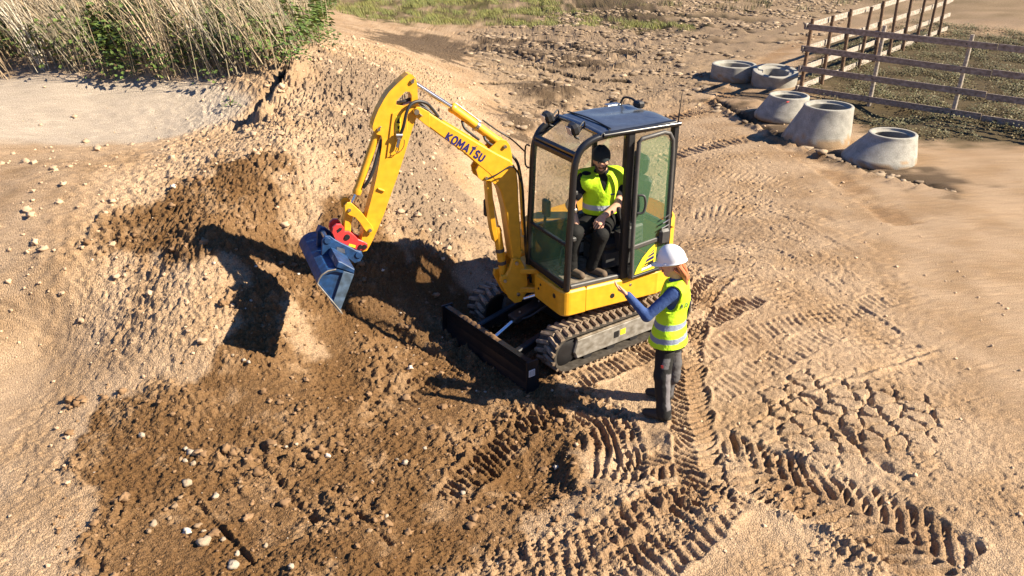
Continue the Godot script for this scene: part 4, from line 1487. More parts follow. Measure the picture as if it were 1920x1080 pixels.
# ---------------------------------------------------------------- the cab
const CL := 0.72    # left side of the cab
const CR := -0.06   # right side
func pane(parent: Node, pts: Array, nrm: Vector3, called := "glass_pane") -> MeshInstance3D: # a flat sheet of glass 5 mm thick
	var mb := MB.new()
	var m := Vector3.ZERO
	for p in pts: m += p / pts.size()
	var d := nrm.normalized() * 0.0025
	for k in range(1, pts.size() - 1):
		mb.tri_o(pts[0] + d, pts[k] + d, pts[k + 1] + d, m)
		mb.tri_o(pts[0] - d, pts[k] - d, pts[k + 1] - d, m)
	for k in pts.size():
		var q: Vector3 = pts[(k + 1) % pts.size()]
		mb.quad_o(pts[k] + d, q + d, q - d, pts[k] - d, m)
	return part(parent, called, mb, M.glass)
func tubes(parent: Node, called: String, pts: Array, r: float, mat: Material, smooth := true, squash := 1.0) -> MeshInstance3D:
	var mb := MB.new()
	mb.tube(upath(pts, 6) if smooth else ustraight(pts), r, 10, true, squash)
	return part(parent, called, mb, mat)
func make_cab(ex: Node) -> void:
	var N := left_of(YU)
	var V := func(f: float, l: float, u: float) -> Vector3: return Vector3(f, l, u)
	# floor and sill
	var mb := MB.new()
	uplan(mb, PackedVector2Array([Vector2(0.64, CR), Vector2(0.66, CL - 0.08), Vector2(0.62, CL), Vector2(-0.58, CL), Vector2(-0.58, CR)]), 0.875, 0.90, 0.004)
	var cab := part(ex, "cab_floor", mb, M.black)
	mb = MB.new()
	uplan(mb, PackedVector2Array([Vector2(0.56, 0.04), Vector2(0.56, CL - 0.05), Vector2(0.05, CL - 0.05), Vector2(0.05, 0.04)]), 0.901, 0.912, 0.003)
	part(cab, "floor_mat", mb, M.dusty)
	mb = MB.new()
	mb.bar(UF(0.60, CL - 0.015, 0.905), UF(-0.05, CL - 0.015, 0.905), 0.05, 0.05, 0.01)
	part(cab, "door_sill", mb, M.grey_trim)
	# pillars
	for l in [CL, CR]:
		tubes(ex, "front_pillar", [V.call(0.64, l, 0.88), V.call(0.63, l, 1.3), V.call(0.61, l, 1.8), V.call(0.60, l, 2.08), V.call(0.575, l, 2.24), V.call(0.50, l, 2.355), V.call(0.36, l, 2.415), V.call(0.16, l, 2.435), V.call(-0.2, l, 2.44), V.call(-0.57, l, 2.45)], 0.036, M.black_gloss)
		mb = MB.new()
		mb.bar(UF(-0.575, l, 0.88), UF(-0.575, l, 2.45), 0.07, 0.07, 0.012, head(YU))
		part(ex, "rear_pillar", mb, M.black)
	mb = MB.new()
	mb.bar(UF(-0.045, CL, 0.88), UF(-0.035, CL, 2.44), 0.085, 0.07, 0.012, N)
	part(ex, "door_post", mb, M.black)
	mb = MB.new()
	mb.bar(UF(-0.15, CR, 0.88), UF(-0.15, CR, 2.44), 0.05, 0.05, 0.01, N)
	part(ex, "right_post", mb, M.black)
	for q in [[0.635, 0.93], [0.627, 1.36], [0.585, 2.225]]:
		mb = MB.new()
		mb.bar(UF(q[0], CL - 0.02, q[1]), UF(q[0], CR + 0.02, q[1]), 0.045, 0.055 if q[1] != 1.36 else 0.03, 0.008)
		part(ex, "front_crossbar", mb, M.black)
	mb = MB.new()
	mb.bar(UF(-0.575, CL, 1.36), UF(-0.575, CR, 1.36), 0.05, 0.06, 0.008)
	part(ex, "rear_crossbar", mb, M.black)
	mb = MB.new()
	mb.bar(UF(0.6, CR, 1.30), UF(-0.57, CR, 1.30), 0.04, 0.05, 0.008)
	part(ex, "right_waist_rail", mb, M.black)
	mb = MB.new()
	uprism(mb, [Vector2(0.62, 0.89), Vector2(0.60, 1.28), Vector2(-0.57, 1.28), Vector2(-0.57, 0.89)], CR - 0.012, CR + 0.012, 0.002)
	part(ex, "right_panel", mb, M.black)
	# glass
	pane(ex, [UF(0.640, CR + 0.03, 0.95), UF(0.640, CL - 0.03, 0.95), UF(0.630, CL - 0.03, 1.345), UF(0.630, CR + 0.03, 1.345)], head(YU), "lower_windscreen")
	pane(ex, [UF(0.628, CR + 0.03, 1.375), UF(0.628, CL - 0.03, 1.375), UF(0.602, CL - 0.03, 2.20), UF(0.602, CR + 0.03, 2.20)], head(YU), "windscreen")
	pane(ex, [UF(0.56, CR + 0.07, 2.285), UF(0.56, CL - 0.07, 2.285), UF(0.30, CL - 0.07, 2.435), UF(0.30, CR + 0.07, 2.435)], Vector3.UP + head(YU) * 0.6, "roof_window")
	pane(ex, [UF(0.56, CR, 1.33), UF(0.55, CR, 2.2), UF(0.30, CR, 2.38), UF(-0.12, CR, 2.4), UF(-0.12, CR, 1.33)], N, "right_window")
	pane(ex, [UF(-0.18, CR, 1.33), UF(-0.18, CR, 2.4), UF(-0.54, CR, 2.4), UF(-0.54, CR, 1.33)], N, "right_window")
	pane(ex, [UF(-0.575, CL - 0.04, 1.39), UF(-0.575, CR + 0.04, 1.39), UF(-0.575, CR + 0.04, 2.40), UF(-0.575, CL - 0.04, 2.40)], head(YU), "rear_window")
	# roof: a domed pressed sheet with two ribs and a rounded rim
	mb = MB.new()
	var rows := []
	var nf := 16
	var nl := 18
	for i in nf + 1:
		var r := PackedVector3Array()
		var f := lerpf(0.30, -0.625, float(i) / nf)
		for j in nl + 1:
			var t := float(j) / nl
			var l := lerpf(CR - 0.045, CL + 0.045, t)
			var ed := minf(minf(t, 1.0 - t) * 8.0, 1.0)
			var ef := minf(minf(float(i) / nf, 1.0 - float(i) / nf) * 6.0, 1.0)
			var k := sqrt(clampf(ed, 0, 1)) * sqrt(clampf(ef, 0, 1))
			var wave := 0.010 * sin(t * TAU * 2.0 + 0.6) * smoothstep(0.15, 0.4, float(i) / nf)
			r.append(UF(f, l, 2.445 + 0.045 * k + 0.012 * sin(t * PI) + wave * k))
		rows.append(r)
	mb.sheet(rows, false, false, false)
	var under := []
	for r in [rows[0], rows[-1]]: pass
	ubox(mb, Vector3(-0.1625, (CL + CR) * 0.5, 2.44), Vector3(0.92, CL - CR + 0.085, 0.02), 0.006)
	var roof := part(ex, "roof", mb, M.roof)
	mb = MB.new()
	mb.tube(upath([V.call(0.30, CR - 0.03, 2.44), V.call(0.325, 0.2, 2.465), V.call(0.325, 0.46, 2.465), V.call(0.30, CL + 0.03, 2.44)], 6), 0.030, 10)
	part(roof, "roof_front_beam", mb, M.roof)
	mb = MB.new()
	mb.tube(upath([V.call(0.20, CR, 2.49), V.call(0.20, 0.33, 2.508), V.call(0.20, CL, 2.488)], 6), 0.008, 8)
	part(roof, "roof_seam", mb, M.black)
	mb = MB.new()
	mb.tube(upath([V.call(0.30, CL + 0.03, 2.44), V.call(0.0, CL + 0.045, 2.448), V.call(-0.60, CL + 0.045, 2.452)], 4), 0.022, 10)
	part(roof, "rain_gutter", mb, M.black_gloss)
	mb = MB.new()
	mb.tube(upath([V.call(0.565, CR + 0.02, 2.27), V.call(0.565, CL - 0.02, 2.27)], 2), 0.03, 8)
	part(roof, "roof_window_frame", mb, M.black_gloss)
	for l in [CR + 0.02, CL - 0.03]:
		mb = MB.new()
		mb.bar(UF(0.57, l, 2.275), UF(0.28, l, 2.44), 0.07, 0.03, 0.008)
		part(roof, "roof_window_frame", mb, M.black_gloss)
	# work lights on the roof front
	for q in [Vector3(0.50, 0.05, 2.44), Vector3(0.52, 0.57, 2.44)]:
		var lx := Basis(Vector3.UP, deg_to_rad(-8.0)) * head(YU)
		lx = (lx - Vector3.UP * 0.35).normalized()
		var lz := lx.cross(Vector3.UP).normalized()
		var ly := lz.cross(lx)
		mb = MB.new()
		mb.box(Transform3D(Basis(lx, ly, lz), UF(q.x, q.y, q.z + 0.05)), Vector3(0.10, 0.115, 0.14), 0.03)
		var lamp := part(ex, "work_light", mb, M.black)
		mb = MB.new()
		mb.box(Transform3D(Basis(lx, ly, lz), UF(q.x, q.y, q.z + 0.05) + lx * 0.051), Vector3(0.006, 0.085, 0.105), 0.002)
		part(lamp, "lens", mb, M.lens)
		mb = MB.new()
		mb.tube(smooth_path([UF(q.x - 0.06, q.y, q.z - 0.05), UF(q.x - 0.02, q.y, q.z - 0.03), UF(q.x, q.y, q.z + 0.02)], 4), 0.012, 8)
		part(lamp, "bracket", mb, M.black)
		mb = MB.new()
		mb.tube(smooth_path([UF(q.x - 0.05, q.y, q.z + 0.05), UF(q.x - 0.13, q.y - 0.03, q.z + 0.10), UF(q.x - 0.17, q.y - 0.08, q.z + 0.04), UF(q.x - 0.12, q.y - 0.10, q.z - 0.01)], 5), 0.008, 8)
		part(lamp, "cable", mb, M.hose)
	# lights and a small bracket at the back of the roof
	mb = MB.new()
	ubox(mb, Vector3(-0.50, 0.20, 2.54), Vector3(0.09, 0.12, 0.07), 0.02)
	part(ex, "rear_light", mb, M.black)
	mb = MB.new()
	mb.tube(upath([V.call(-0.45, -0.06, 2.49), V.call(-0.47, -0.02, 2.57), V.call(-0.50, 0.10, 2.57), V.call(-0.50, 0.16, 2.53)], 4), 0.012, 8)
	part(ex, "rear_light_bracket", mb, M.black)
	mb = MB.new()
	ubox(mb, Vector3(-0.35, -0.06, 2.50), Vector3(0.16, 0.08, 0.02), 0.004)
	part(ex, "roof_plate", mb, M.steel)
	# mirror bracket and grab bar on the far front pillar
	mb = MB.new()
	mb.tube(upath([V.call(0.63, CR - 0.02, 2.18), V.call(0.65, CR - 0.07, 2.17), V.call(0.65, CR - 0.075, 1.98), V.call(0.64, CR - 0.02, 1.95)], 3), 0.009, 8)
	part(ex, "mirror_bracket", mb, M.black)
	tubes(ex, "grab_bar", [V.call(0.59, CL - 0.05, 1.30), V.call(0.55, CL - 0.08, 1.34), V.call(0.54, CL - 0.08, 1.75), V.call(0.57, CL - 0.05, 1.80)], 0.012, M.plastic, false)
	for u in [1.42, 1.72, 1.9]:
		mb = MB.new()
		ubox(mb, Vector3(0.565, CL - 0.02, u), Vector3(0.05, 0.05, 0.045), 0.01)
		part(ex, "hinge", mb, M.steel if u == 1.72 else M.plastic)
	for q in [[0.66, 1.18], [0.66, 1.02]]:
		mb = MB.new()
		pin(mb, UF(q[0] - 0.01, CL - 0.02, q[1]), head(YU), 0.012, 0.01)
		part(ex, "bolt", mb, M.steel)
	# open door folded back along the side
	make_door(ex)
	make_interior(ex)
func make_door(ex: Node) -> void:
	var dl := 0.80
	var out := [Vector3(-0.10, dl, 0.90), Vector3(-0.085, dl, 1.3), Vector3(-0.08, dl, 1.9), Vector3(-0.085, dl, 2.34), Vector3(-0.12, dl, 2.37), Vector3(-0.38, dl, 2.40), Vector3(-0.45, dl, 2.38), Vector3(-0.495, dl, 2.31), Vector3(-0.505, dl, 2.2), Vector3(-0.515, dl, 1.6), Vector3(-0.52, dl, 1.28)]
	var mb := MB.new()
	mb.tube(ustraight(out), 0.022, 8)
	var door := part(ex, "cab_door", mb, M.grey_trim)
	mb = MB.new()
	mb.bar(UF(-0.09, dl, 1.235), UF(-0.44, dl, 1.28), 0.03, 0.05, 0.008)
	part(door, "middle_rail", mb, M.grey_trim)
	mb = MB.new()
	mb.tube(ustraight([Vector3(-0.52, dl, 1.28), Vector3(-0.52, dl, 1.05), Vector3(-0.50, dl, 0.94), Vector3(-0.10, dl, 0.90)]), 0.016, 8)
	part(door, "lower_frame", mb, M.black)
	var N := left_of(YU)
	pane(door, [UF(-0.10, dl, 1.26), UF(-0.095, dl, 2.34), UF(-0.38, dl, 2.38), UF(-0.48, dl, 2.30), UF(-0.50, dl, 1.60), UF(-0.505, dl, 1.30)], N, "door_pane")
	pane(door, [UF(-0.11, dl, 0.91), UF(-0.10, dl, 1.21), UF(-0.44, dl, 1.25), UF(-0.50, dl, 1.20), UF(-0.49, dl, 0.95)], N, "lower_door_pane")
	mb = MB.new()
	ubox(mb, Vector3(-0.465, dl + 0.02, 1.30), Vector3(0.13, 0.06, 0.17), 0.025)
	part(door, "latch_box", mb, M.plastic)
	for k in 3:
		mb = MB.new()
		mb.bar(UF(-0.41 - k * 0.01, dl + 0.04, 1.40 + k * 0.055), UF(-0.50, dl + 0.04, 1.43 + k * 0.055), 0.014, 0.014, 0.004)
		part(door, "latch_bar", mb, M.steel if k < 2 else M.plastic)
	mb = MB.new()
	mb.tube(upath([Vector3(-0.11, dl + 0.01, 1.80), Vector3(-0.16, dl + 0.04, 1.79), Vector3(-0.18, dl + 0.045, 1.70), Vector3(-0.16, dl + 0.04, 1.62), Vector3(-0.11, dl + 0.01, 1.61)], 5), 0.013, 8)
	part(door, "door_handle", mb, M.plastic)
	# printed film on the lower pane: a yellow blade shape, dark strokes and a model plate
	mb = MB.new()
	uprism(mb, [Vector2(-0.13, 0.925), Vector2(-0.16, 1.0), Vector2(-0.22, 1.10), Vector2(-0.30, 1.18), Vector2(-0.36, 1.22), Vector2(-0.395, 1.22), Vector2(-0.385, 0.95)], dl + 0.0035, dl + 0.005, 0.0)
	var film := part(door, "printed_film", mb, M.sticker)
	for q in [[0.985, 0.075, M.black], [1.055, 0.032, M.navy], [1.098, 0.024, M.navy], [1.13, 0.014, M.navy]]:
		mb = MB.new()
		var f0: float = -0.20 - (q[0] - 0.95) * 0.55
		mb.prism(PackedVector2Array([Vector2(f0, q[0] - q[1] * 0.5), Vector2(-0.365, q[0] - q[1] * 0.5 + 0.03), Vector2(-0.365, q[0] + q[1] * 0.5 + 0.03), Vector2(f0 - 0.02, q[0] + q[1] * 0.5)]), Vector3.ZERO, head(YU), Vector3.UP, N, dl + 0.0055, dl + 0.007, 0.0)
		part(film, "stroke", mb, q[2])
	word(film, "lettering", "PC", UF(-0.265, dl + 0.009, 1.005), -head(YU), Vector3.UP, 0.06, 0.03, M.sticker)
	mb = MB.new()
	mb.prism(PackedVector2Array([Vector2(-0.215, 0.955), Vector2(-0.36, 0.985), Vector2(-0.36, 1.01), Vector2(-0.22, 0.982)]), Vector3.ZERO, head(YU), Vector3.UP, N, dl + 0.0075, dl + 0.009, 0.0)
	part(film, "plate", mb, M.white)
func make_interior(ex: Node) -> void:
	# seat
	var mb := MB.new()
	ubox(mb, Vector3(-0.12, 0.33, 1.02), Vector3(0.40, 0.42, 0.22), 0.03)
	var seat := part(ex, "seat_base", mb, M.plastic)
	mb = MB.new()
	ubox(mb, Vector3(-0.10, 0.33, 1.20), Vector3(0.48, 0.48, 0.13), 0.05)
	part(seat, "seat_cushion", mb, M.seat)
	mb = MB.new()
	mb.box(Transform3D(Basis(head(YU), left_of(YU), Vector3.UP) * Basis(Vector3.UP, -0.18), UF(-0.40, 0.33, 1.55)), Vector3(0.12, 0.46, 0.62), 0.05)
	part(seat, "backrest", mb, M.seat)
	mb = MB.new()
	mb.box(Transform3D(Basis(head(YU), left_of(YU), Vector3.UP) * Basis(Vector3.UP, -0.12), UF(-0.465, 0.33, 1.96)), Vector3(0.09, 0.28, 0.20), 0.04)
	part(seat, "headrest", mb, M.seat)
	# side consoles with levers
	for l in [0.03, 0.60]:
		mb = MB.new()
		uprism(mb, [Vector2(0.16, 0.92), Vector2(0.18, 1.30), Vector2(0.10, 1.40), Vector2(-0.30, 1.42), Vector2(-0.34, 0.92)] if l < 0.3 else [Vector2(-0.05, 1.15), Vector2(-0.02, 1.36), Vector2(-0.10, 1.40), Vector2(-0.32, 1.42), Vector2(-0.34, 1.15)], l - 0.065, l + 0.065, 0.02)
		var con := part(ex, "console", mb, M.plastic)
		mb = MB.new()
		var f0 := 0.10 if l < 0.3 else -0.08
		mb.tube(upath([Vector3(f0, l, 1.38), Vector3(f0 + 0.01, l, 1.46), Vector3(f0 + 0.04, l, 1.54), Vector3(f0 + 0.05, l, 1.62)], 4), [0.018, 0.018, 0.016, 0.014, 0.013, 0.013, 0.014, 0.017, 0.02, 0.022, 0.024, 0.024, 0.018], 10)
		part(con, "lever", mb, M.seat)
		if l < 0.3:
			for q in [[0.05, 1.02, 0.10, 0.11], [-0.06, 1.06, 0.08, 0.10], [0.06, 1.14, 0.09, 0.08]]:
				mb = MB.new()
				ubox(mb, Vector3(q[0], l + 0.067, q[1]), Vector3(q[2], 0.003, q[3]))
				part(con, "label", mb, M.grey_label)
			mb = MB.new()
			ubox(mb, Vector3(-0.16, l + 0.07, 1.10), Vector3(0.035, 0.012, 0.055), 0.004)
			part(con, "red_button", mb, M.red)
	# rear panel with a yellow label, pedals and travel levers
	mb = MB.new()
	ubox(mb, Vector3(-0.54, 0.02, 1.75), Vector3(0.05, 0.16, 1.2), 0.01)
	var pn := part(ex, "rear_trim", mb, M.plastic)
	mb = MB.new()
	ubox(mb, Vector3(-0.512, 0.03, 2.16), Vector3(0.003, 0.12, 0.07))
	part(pn, "label", mb, M.sticker)
	for l in [0.28, 0.38]:
		tubes(ex, "travel_lever", [Vector3(0.45, l, 0.91), Vector3(0.44, l, 1.10), Vector3(0.36, l, 1.30), Vector3(0.33, l, 1.40)], 0.012, M.seat)
		mb = MB.new()
		mb.box(Transform3D(Basis(head(YU), left_of(YU), Vector3.UP) * Basis(Vector3.UP, 0.4), UF(0.44, l + 0.0, 0.95)), Vector3(0.15, 0.085, 0.012), 0.003)
		part(ex, "pedal", mb, M.dusty)
	mb = MB.new()
	ubox(mb, Vector3(0.48, 0.02, 1.52), Vector3(0.05, 0.12, 0.18), 0.012)
	var mon := part(ex, "monitor", mb, M.plastic)
	mb = MB.new()
	ubox(mb, Vector3(0.453, 0.02, 1.53), Vector3(0.003, 0.09, 0.11))
	part(mon, "monitor_face", mb, M.black_gloss)
	mb = MB.new()
	mb.tube(upath([Vector3(0.5, 0.02, 1.3), Vector3(0.49, 0.02, 1.45)], 2), 0.015, 8)
	part(mon, "stalk", mb, M.plastic)
# ---------------------------------------------------------------- people: distance fields meshed as surface nets
class SDF:
	var lo := Vector3.ZERO
	var cell := 0.012
	var nx := 0
	var ny := 0
	var nz := 0
	var f := PackedFloat32Array()
	var tg := PackedByteArray()
	func _init(a: Vector3, b: Vector3, c: float) -> void:
		lo = a
		cell = c
		nx = int((b.x - a.x) / c) + 2
		ny = int((b.y - a.y) / c) + 2
		nz = int((b.z - a.z) / c) + 2
		f.resize(nx * ny * nz)
		f.fill(0.5)
		tg.resize(nx * ny * nz)
	# a tapered limb between two joints, joined smoothly; flat > 1 thins it along an axis; cut takes it away instead
	func limb(a: Vector3, b: Vector3, ra: float, rb: float, k := 0.03, id := 0, axis := Vector3.ZERO, flat := 1.0, cut := false) -> void:
		var m := maxf(ra, rb) + k + cell * 2.0
		var mn := a.min(b) - Vector3.ONE * m - lo
		var mx := a.max(b) + Vector3.ONE * m - lo
		var i0 := clampi(int(mn.x / cell), 0, nx)
		var i1 := clampi(int(mx.x / cell) + 1, 0, nx)
		var j0 := clampi(int(mn.y / cell), 0, ny)
		var j1 := clampi(int(mx.y / cell) + 1, 0, ny)
		var k0 := clampi(int(mn.z / cell), 0, nz)
		var k1 := clampi(int(mx.z / cell) + 1, 0, nz)
		var ab := b - a
		var inv := 1.0 / maxf(ab.length_squared(), 1e-9)
		var sq := flat != 1.0
		for kk in range(k0, k1):
			for jj in range(j0, j1):
				var base := (kk * ny + jj) * nx
				for ii in range(i0, i1):
					var p := Vector3(lo.x + ii * cell - a.x, lo.y + jj * cell - a.y, lo.z + kk * cell - a.z)
					var t := clampf(p.dot(ab) * inv, 0.0, 1.0)
					var w := p - ab * t
					if sq: w += axis * (w.dot(axis) * (flat - 1.0))
					var d := w.length() - (ra + (rb - ra) * t)
					var q := base + ii
					var o := f[q]
					if cut:
						if -d > o: f[q] = -d
						continue
					if d < o: tg[q] = id
					var h := maxf(k - absf(o - d), 0.0)
					f[q] = minf(o, d) - h * h / (4.0 * maxf(k, 1e-6))
	func slice(p0: Vector3, nrm: Vector3) -> void: # takes away what lies on the side nrm points to
		for kk in nz:
			for jj in ny:
				for ii in nx:
					var d := (Vector3(lo.x + ii * cell, lo.y + jj * cell, lo.z + kk * cell) - p0).dot(nrm)
					var q := (kk * ny + jj) * nx + ii
					if d > f[q]: f[q] = d
	func at(p: Vector3) -> float:
		var q := (p - lo) / cell
		var i := clampi(int(q.x), 0, nx - 2)
		var j := clampi(int(q.y), 0, ny - 2)
		var k := clampi(int(q.z), 0, nz - 2)
		return f[(k * ny + j) * nx + i]
	# paint is called with (position, tag, normal) and gives the colour of that spot
	func mesh_into(mb: MB, paint: Callable) -> void:
		var at_cell := PackedInt32Array()
		at_cell.resize(nx * ny * nz)
		at_cell.fill(-1)
		var sx := 1
		var sy := nx
		var sz := nx * ny
		var off := PackedInt32Array([0, sx, sy, sx + sy, sz, sx + sz, sy + sz, sx + sy + sz])
		for kk in nz - 1:
			for jj in ny - 1:
				var base := (kk * ny + jj) * nx
				for ii in nx - 1:
					var q := base + ii
					var v0 := f[q]
					if v0 > 0.06 or v0 < -0.06: continue
					var neg := 0
					for o in off:
						if f[q + o] < 0.0: neg += 1
					if neg == 0 or neg == 8: continue
					var acc := Vector3.ZERO
					var cnt := 0
					for e in [[0, 1], [2, 3], [4, 5], [6, 7], [0, 2], [1, 3], [4, 6], [5, 7], [0, 4], [1, 5], [2, 6], [3, 7]]:
						var a := f[q + off[e[0]]]
						var b := f[q + off[e[1]]]
						if (a < 0.0) == (b < 0.0): continue
						var t := a / (a - b)
						var pa := Vector3(e[0] & 1, (e[0] >> 1) & 1, e[0] >> 2)
						var pb := Vector3(e[1] & 1, (e[1] >> 1) & 1, e[1] >> 2)
						acc += pa.lerp(pb, t)
						cnt += 1
					var p := lo + (Vector3(ii, jj, kk) + acc / cnt) * cell
					var g := Vector3(f[q + 1] + f[q + sx + sy] + f[q + sx + sz] + f[q + off[7]] - f[q] - f[q + sy] - f[q + sz] - f[q + off[6]],
						f[q + sy] + f[q + off[3]] + f[q + off[6]] + f[q + off[7]] - f[q] - f[q + 1] - f[q + sz] - f[q + off[5]],
						f[q + sz] + f[q + off[5]] + f[q + off[6]] + f[q + off[7]] - f[q] - f[q + 1] - f[q + sy] - f[q + off[3]]).normalized()
					at_cell[q] = mb.v.size()
					mb.v.append(p)
					mb.n.append(g)
					mb.c.append(paint.call(p, tg[q], g))
		for kk in range(1, nz - 1):
			for jj in range(1, ny - 1):
				var base := (kk * ny + jj) * nx
				for ii in range(1, nx - 1):
					var q := base + ii
					var s := f[q] < 0.0
					if absf(f[q]) > 0.06: continue
					for ax in 3:
						var st: int = [sx, sy, sz][ax]
						if (f[q + st] < 0.0) == s: continue
						var u: int = [sy, sz, sx][ax]
						var w: int = [sz, sx, sy][ax]
						var a := at_cell[q]
						var b := at_cell[q - u]
						var c := at_cell[q - u - w]
						var d := at_cell[q - w]
						if a < 0 or b < 0 or c < 0 or d < 0: continue
						# outside view of the face: clockwise order for Godot
						if s: mb.ix.append_array(PackedInt32Array([a, c, b, a, d, c]))
						else: mb.ix.append_array(PackedInt32Array([a, b, c, a, c, d]))
		# make sure the faces agree with the normals
		for t in range(0, mb.ix.size(), 3):
			var i0 := mb.ix[t]
			var i1 := mb.ix[t + 1]
			var i2 := mb.ix[t + 2]
			var nn := (mb.v[i2] - mb.v[i0]).cross(mb.v[i1] - mb.v[i0])
			if nn.dot(mb.n[i0] + mb.n[i1] + mb.n[i2]) < 0.0:
				mb.ix[t + 1] = i2
				mb.ix[t + 2] = i1

var C_SKIN := Color(0.60, 0.335, 0.235)
# a hand with a palm and five bent fingers: d points along the hand, nrm out of the back of it, th to the thumb's side
func add_hand(mb: MB, wrist: Vector3, d: Vector3, nrm: Vector3, th: Vector3, curl: float, size := 1.0) -> void:
	var s := SDF.new(wrist - Vector3.ONE * 0.20 * size, wrist + Vector3.ONE * 0.20 * size, 0.0042)
	var P := func(a: float, b: float, c: float) -> Vector3: return wrist + (d * a + th * b + nrm * c) * size
	s.limb(P.call(-0.04, 0, 0), P.call(0.01, 0, 0), 0.027 * size, 0.025 * size, 0.02, 0, nrm, 1.25)
	s.limb(P.call(0.01, 0.012, 0), P.call(0.078, 0.022, 0.002), 0.026 * size, 0.021 * size, 0.015, 0, nrm, 1.7)
	s.limb(P.call(0.01, -0.012, 0), P.call(0.072, -0.022, 0.002), 0.026 * size, 0.020 * size, 0.015, 0, nrm, 1.7)
	var off := [0.033, 0.011, -0.011, -0.031]
	var base := [0.085, 0.090, 0.086, 0.076]
	var lens := [0.070, 0.078, 0.072, 0.056]
	for k in 4:
		var a: Vector3 = P.call(base[k] - 0.012, off[k], 0.0)
		var ang := 0.25 + curl * (0.7 + 0.12 * k)
		var p := a
		var r := 0.0092 if k < 3 else 0.0080
		for seg in 3:
			var ln: float = lens[k] * [0.48, 0.30, 0.24][seg] + (0.012 if seg == 0 else 0.0)
			var dir: Vector3 = d * cos(ang) - nrm * sin(ang) + th * (off[k] * 1.2)
			var q: Vector3 = p + dir.normalized() * ln * size
			s.limb(p, q, r * size * (1.0 - seg * 0.08), r * size * (0.92 - seg * 0.08), 0.003, 0)
			p = q
			ang += curl * [0.9, 0.6, 0.0][seg] + 0.08
	s.limb(P.call(0.018, 0.022, -0.006), P.call(0.048, 0.050, -0.014), 0.015 * size, 0.012 * size, 0.010, 0)
	s.limb(P.call(0.048, 0.050, -0.014), P.call(0.075, 0.058, -0.020), 0.0115 * size, 0.0100 * size, 0.004, 0)
	s.limb(P.call(0.075, 0.058, -0.020), P.call(0.098, 0.056, -0.026), 0.0100 * size, 0.0085 * size, 0.004, 0)
	s.mesh_into(mb, func(_p: Vector3, _t: int, _n: Vector3) -> Color: return C_SKIN)
# a head about 0.22 m high; c is its middle, fd the way the face looks, up its own up, rt its right-hand side
func add_head(mb: MB, c: Vector3, fd: Vector3, up: Vector3, rt: Vector3, neck: Vector3, beard: bool) -> void:
	var s := SDF.new(c - Vector3.ONE * 0.19, c + Vector3.ONE * 0.17, 0.0045)
	var P := func(a: float, b: float, e: float) -> Vector3: return c + fd * a + rt * b + up * e
	s.limb(neck, P.call(-0.02, 0, -0.05), 0.058, 0.055, 0.02, 0)
	s.limb(P.call(-0.018, 0, 0.028), P.call(0.012, 0, 0.028), 0.083, 0.078, 0.02, 0, rt, 1.12)          # skull
	s.limb(P.call(0.018, 0, -0.02), P.call(0.045, 0, -0.072), 0.066, 0.040, 0.025, 0, rt, 1.05)            # face to the chin
	s.limb(P.call(-0.01, 0.045, -0.03), P.call(0.04, 0.018, -0.082), 0.030, 0.022, 0.02, 0)
	s.limb(P.call(-0.01, -0.045, -0.03), P.call(0.04, -0.018, -0.082), 0.030, 0.022, 0.02, 0)
	s.limb(P.call(0.088, 0, 0.012), P.call(0.106, 0, -0.022), 0.009, 0.013, 0.012, 0)                       # nose
	s.limb(P.call(0.092, 0.013, -0.028), P.call(0.092, -0.013, -0.028), 0.009, 0.009, 0.008, 0)
	for q in [1.0, -1.0]:
		s.limb(P.call(0.078, 0.018 * q, 0.024), P.call(0.062, 0.046 * q, 0.022), 0.010, 0.009, 0.010, 0)   # brow
		s.limb(P.call(0.080, 0.031 * q, 0.004), P.call(0.081, 0.031 * q, 0.004), 0.015, 0.015, 0.004, 0, Vector3.ZERO, 1.0, true)
		s.limb(P.call(0.066, 0.031 * q, 0.004), P.call(0.067, 0.031 * q, 0.004), 0.0125, 0.0125, 0.002, 2)   # eye
		s.limb(P.call(-0.012, 0.074 * q, 0.016), P.call(-0.006, 0.074 * q, -0.022), 0.016, 0.011, 0.006, 0, rt, 1.7) # ear
	s.limb(P.call(0.088, 0.020, -0.054), P.call(0.088, -0.020, -0.054), 0.0075, 0.0075, 0.006, 1)           # mouth
	if beard:
		s.limb(P.call(0.050, 0, -0.092), P.call(0.062, 0, -0.105), 0.040, 0.026, 0.02, 3)
		s.limb(P.call(0.03, 0.052, -0.05), P.call(0.06, 0.022, -0.088), 0.016, 0.026, 0.012, 3)
		s.limb(P.call(0.03, -0.052, -0.05), P.call(0.06, -0.022, -0.088), 0.016, 0.026, 0.012, 3)
		s.limb(P.call(0.092, 0.024, -0.044), P.call(0.092, -0.024, -0.044), 0.009, 0.009, 0.006, 3)
	s.mesh_into(mb, func(p: Vector3, t: int, _n: Vector3) -> Color:
		var e := p - c
		var a := e.dot(fd)
		var b := absf(e.dot(rt))
		var h := e.dot(up)
		if t == 2:
			if b > 0.024 and b < 0.038 and absf(h - 0.004) < 0.007 and a > 0.07: return Color(0.03, 0.025, 0.02)
			return Color(0.55, 0.5, 0.46)
		if t == 1: return Color(0.48, 0.17, 0.14)
		if t == 3: return Color(0.085, 0.06, 0.045)
		if a > 0.055 and h > 0.024 and h < 0.034 and b > 0.014 and b < 0.046: return Color(0.13, 0.07, 0.04)
		return C_SKIN)

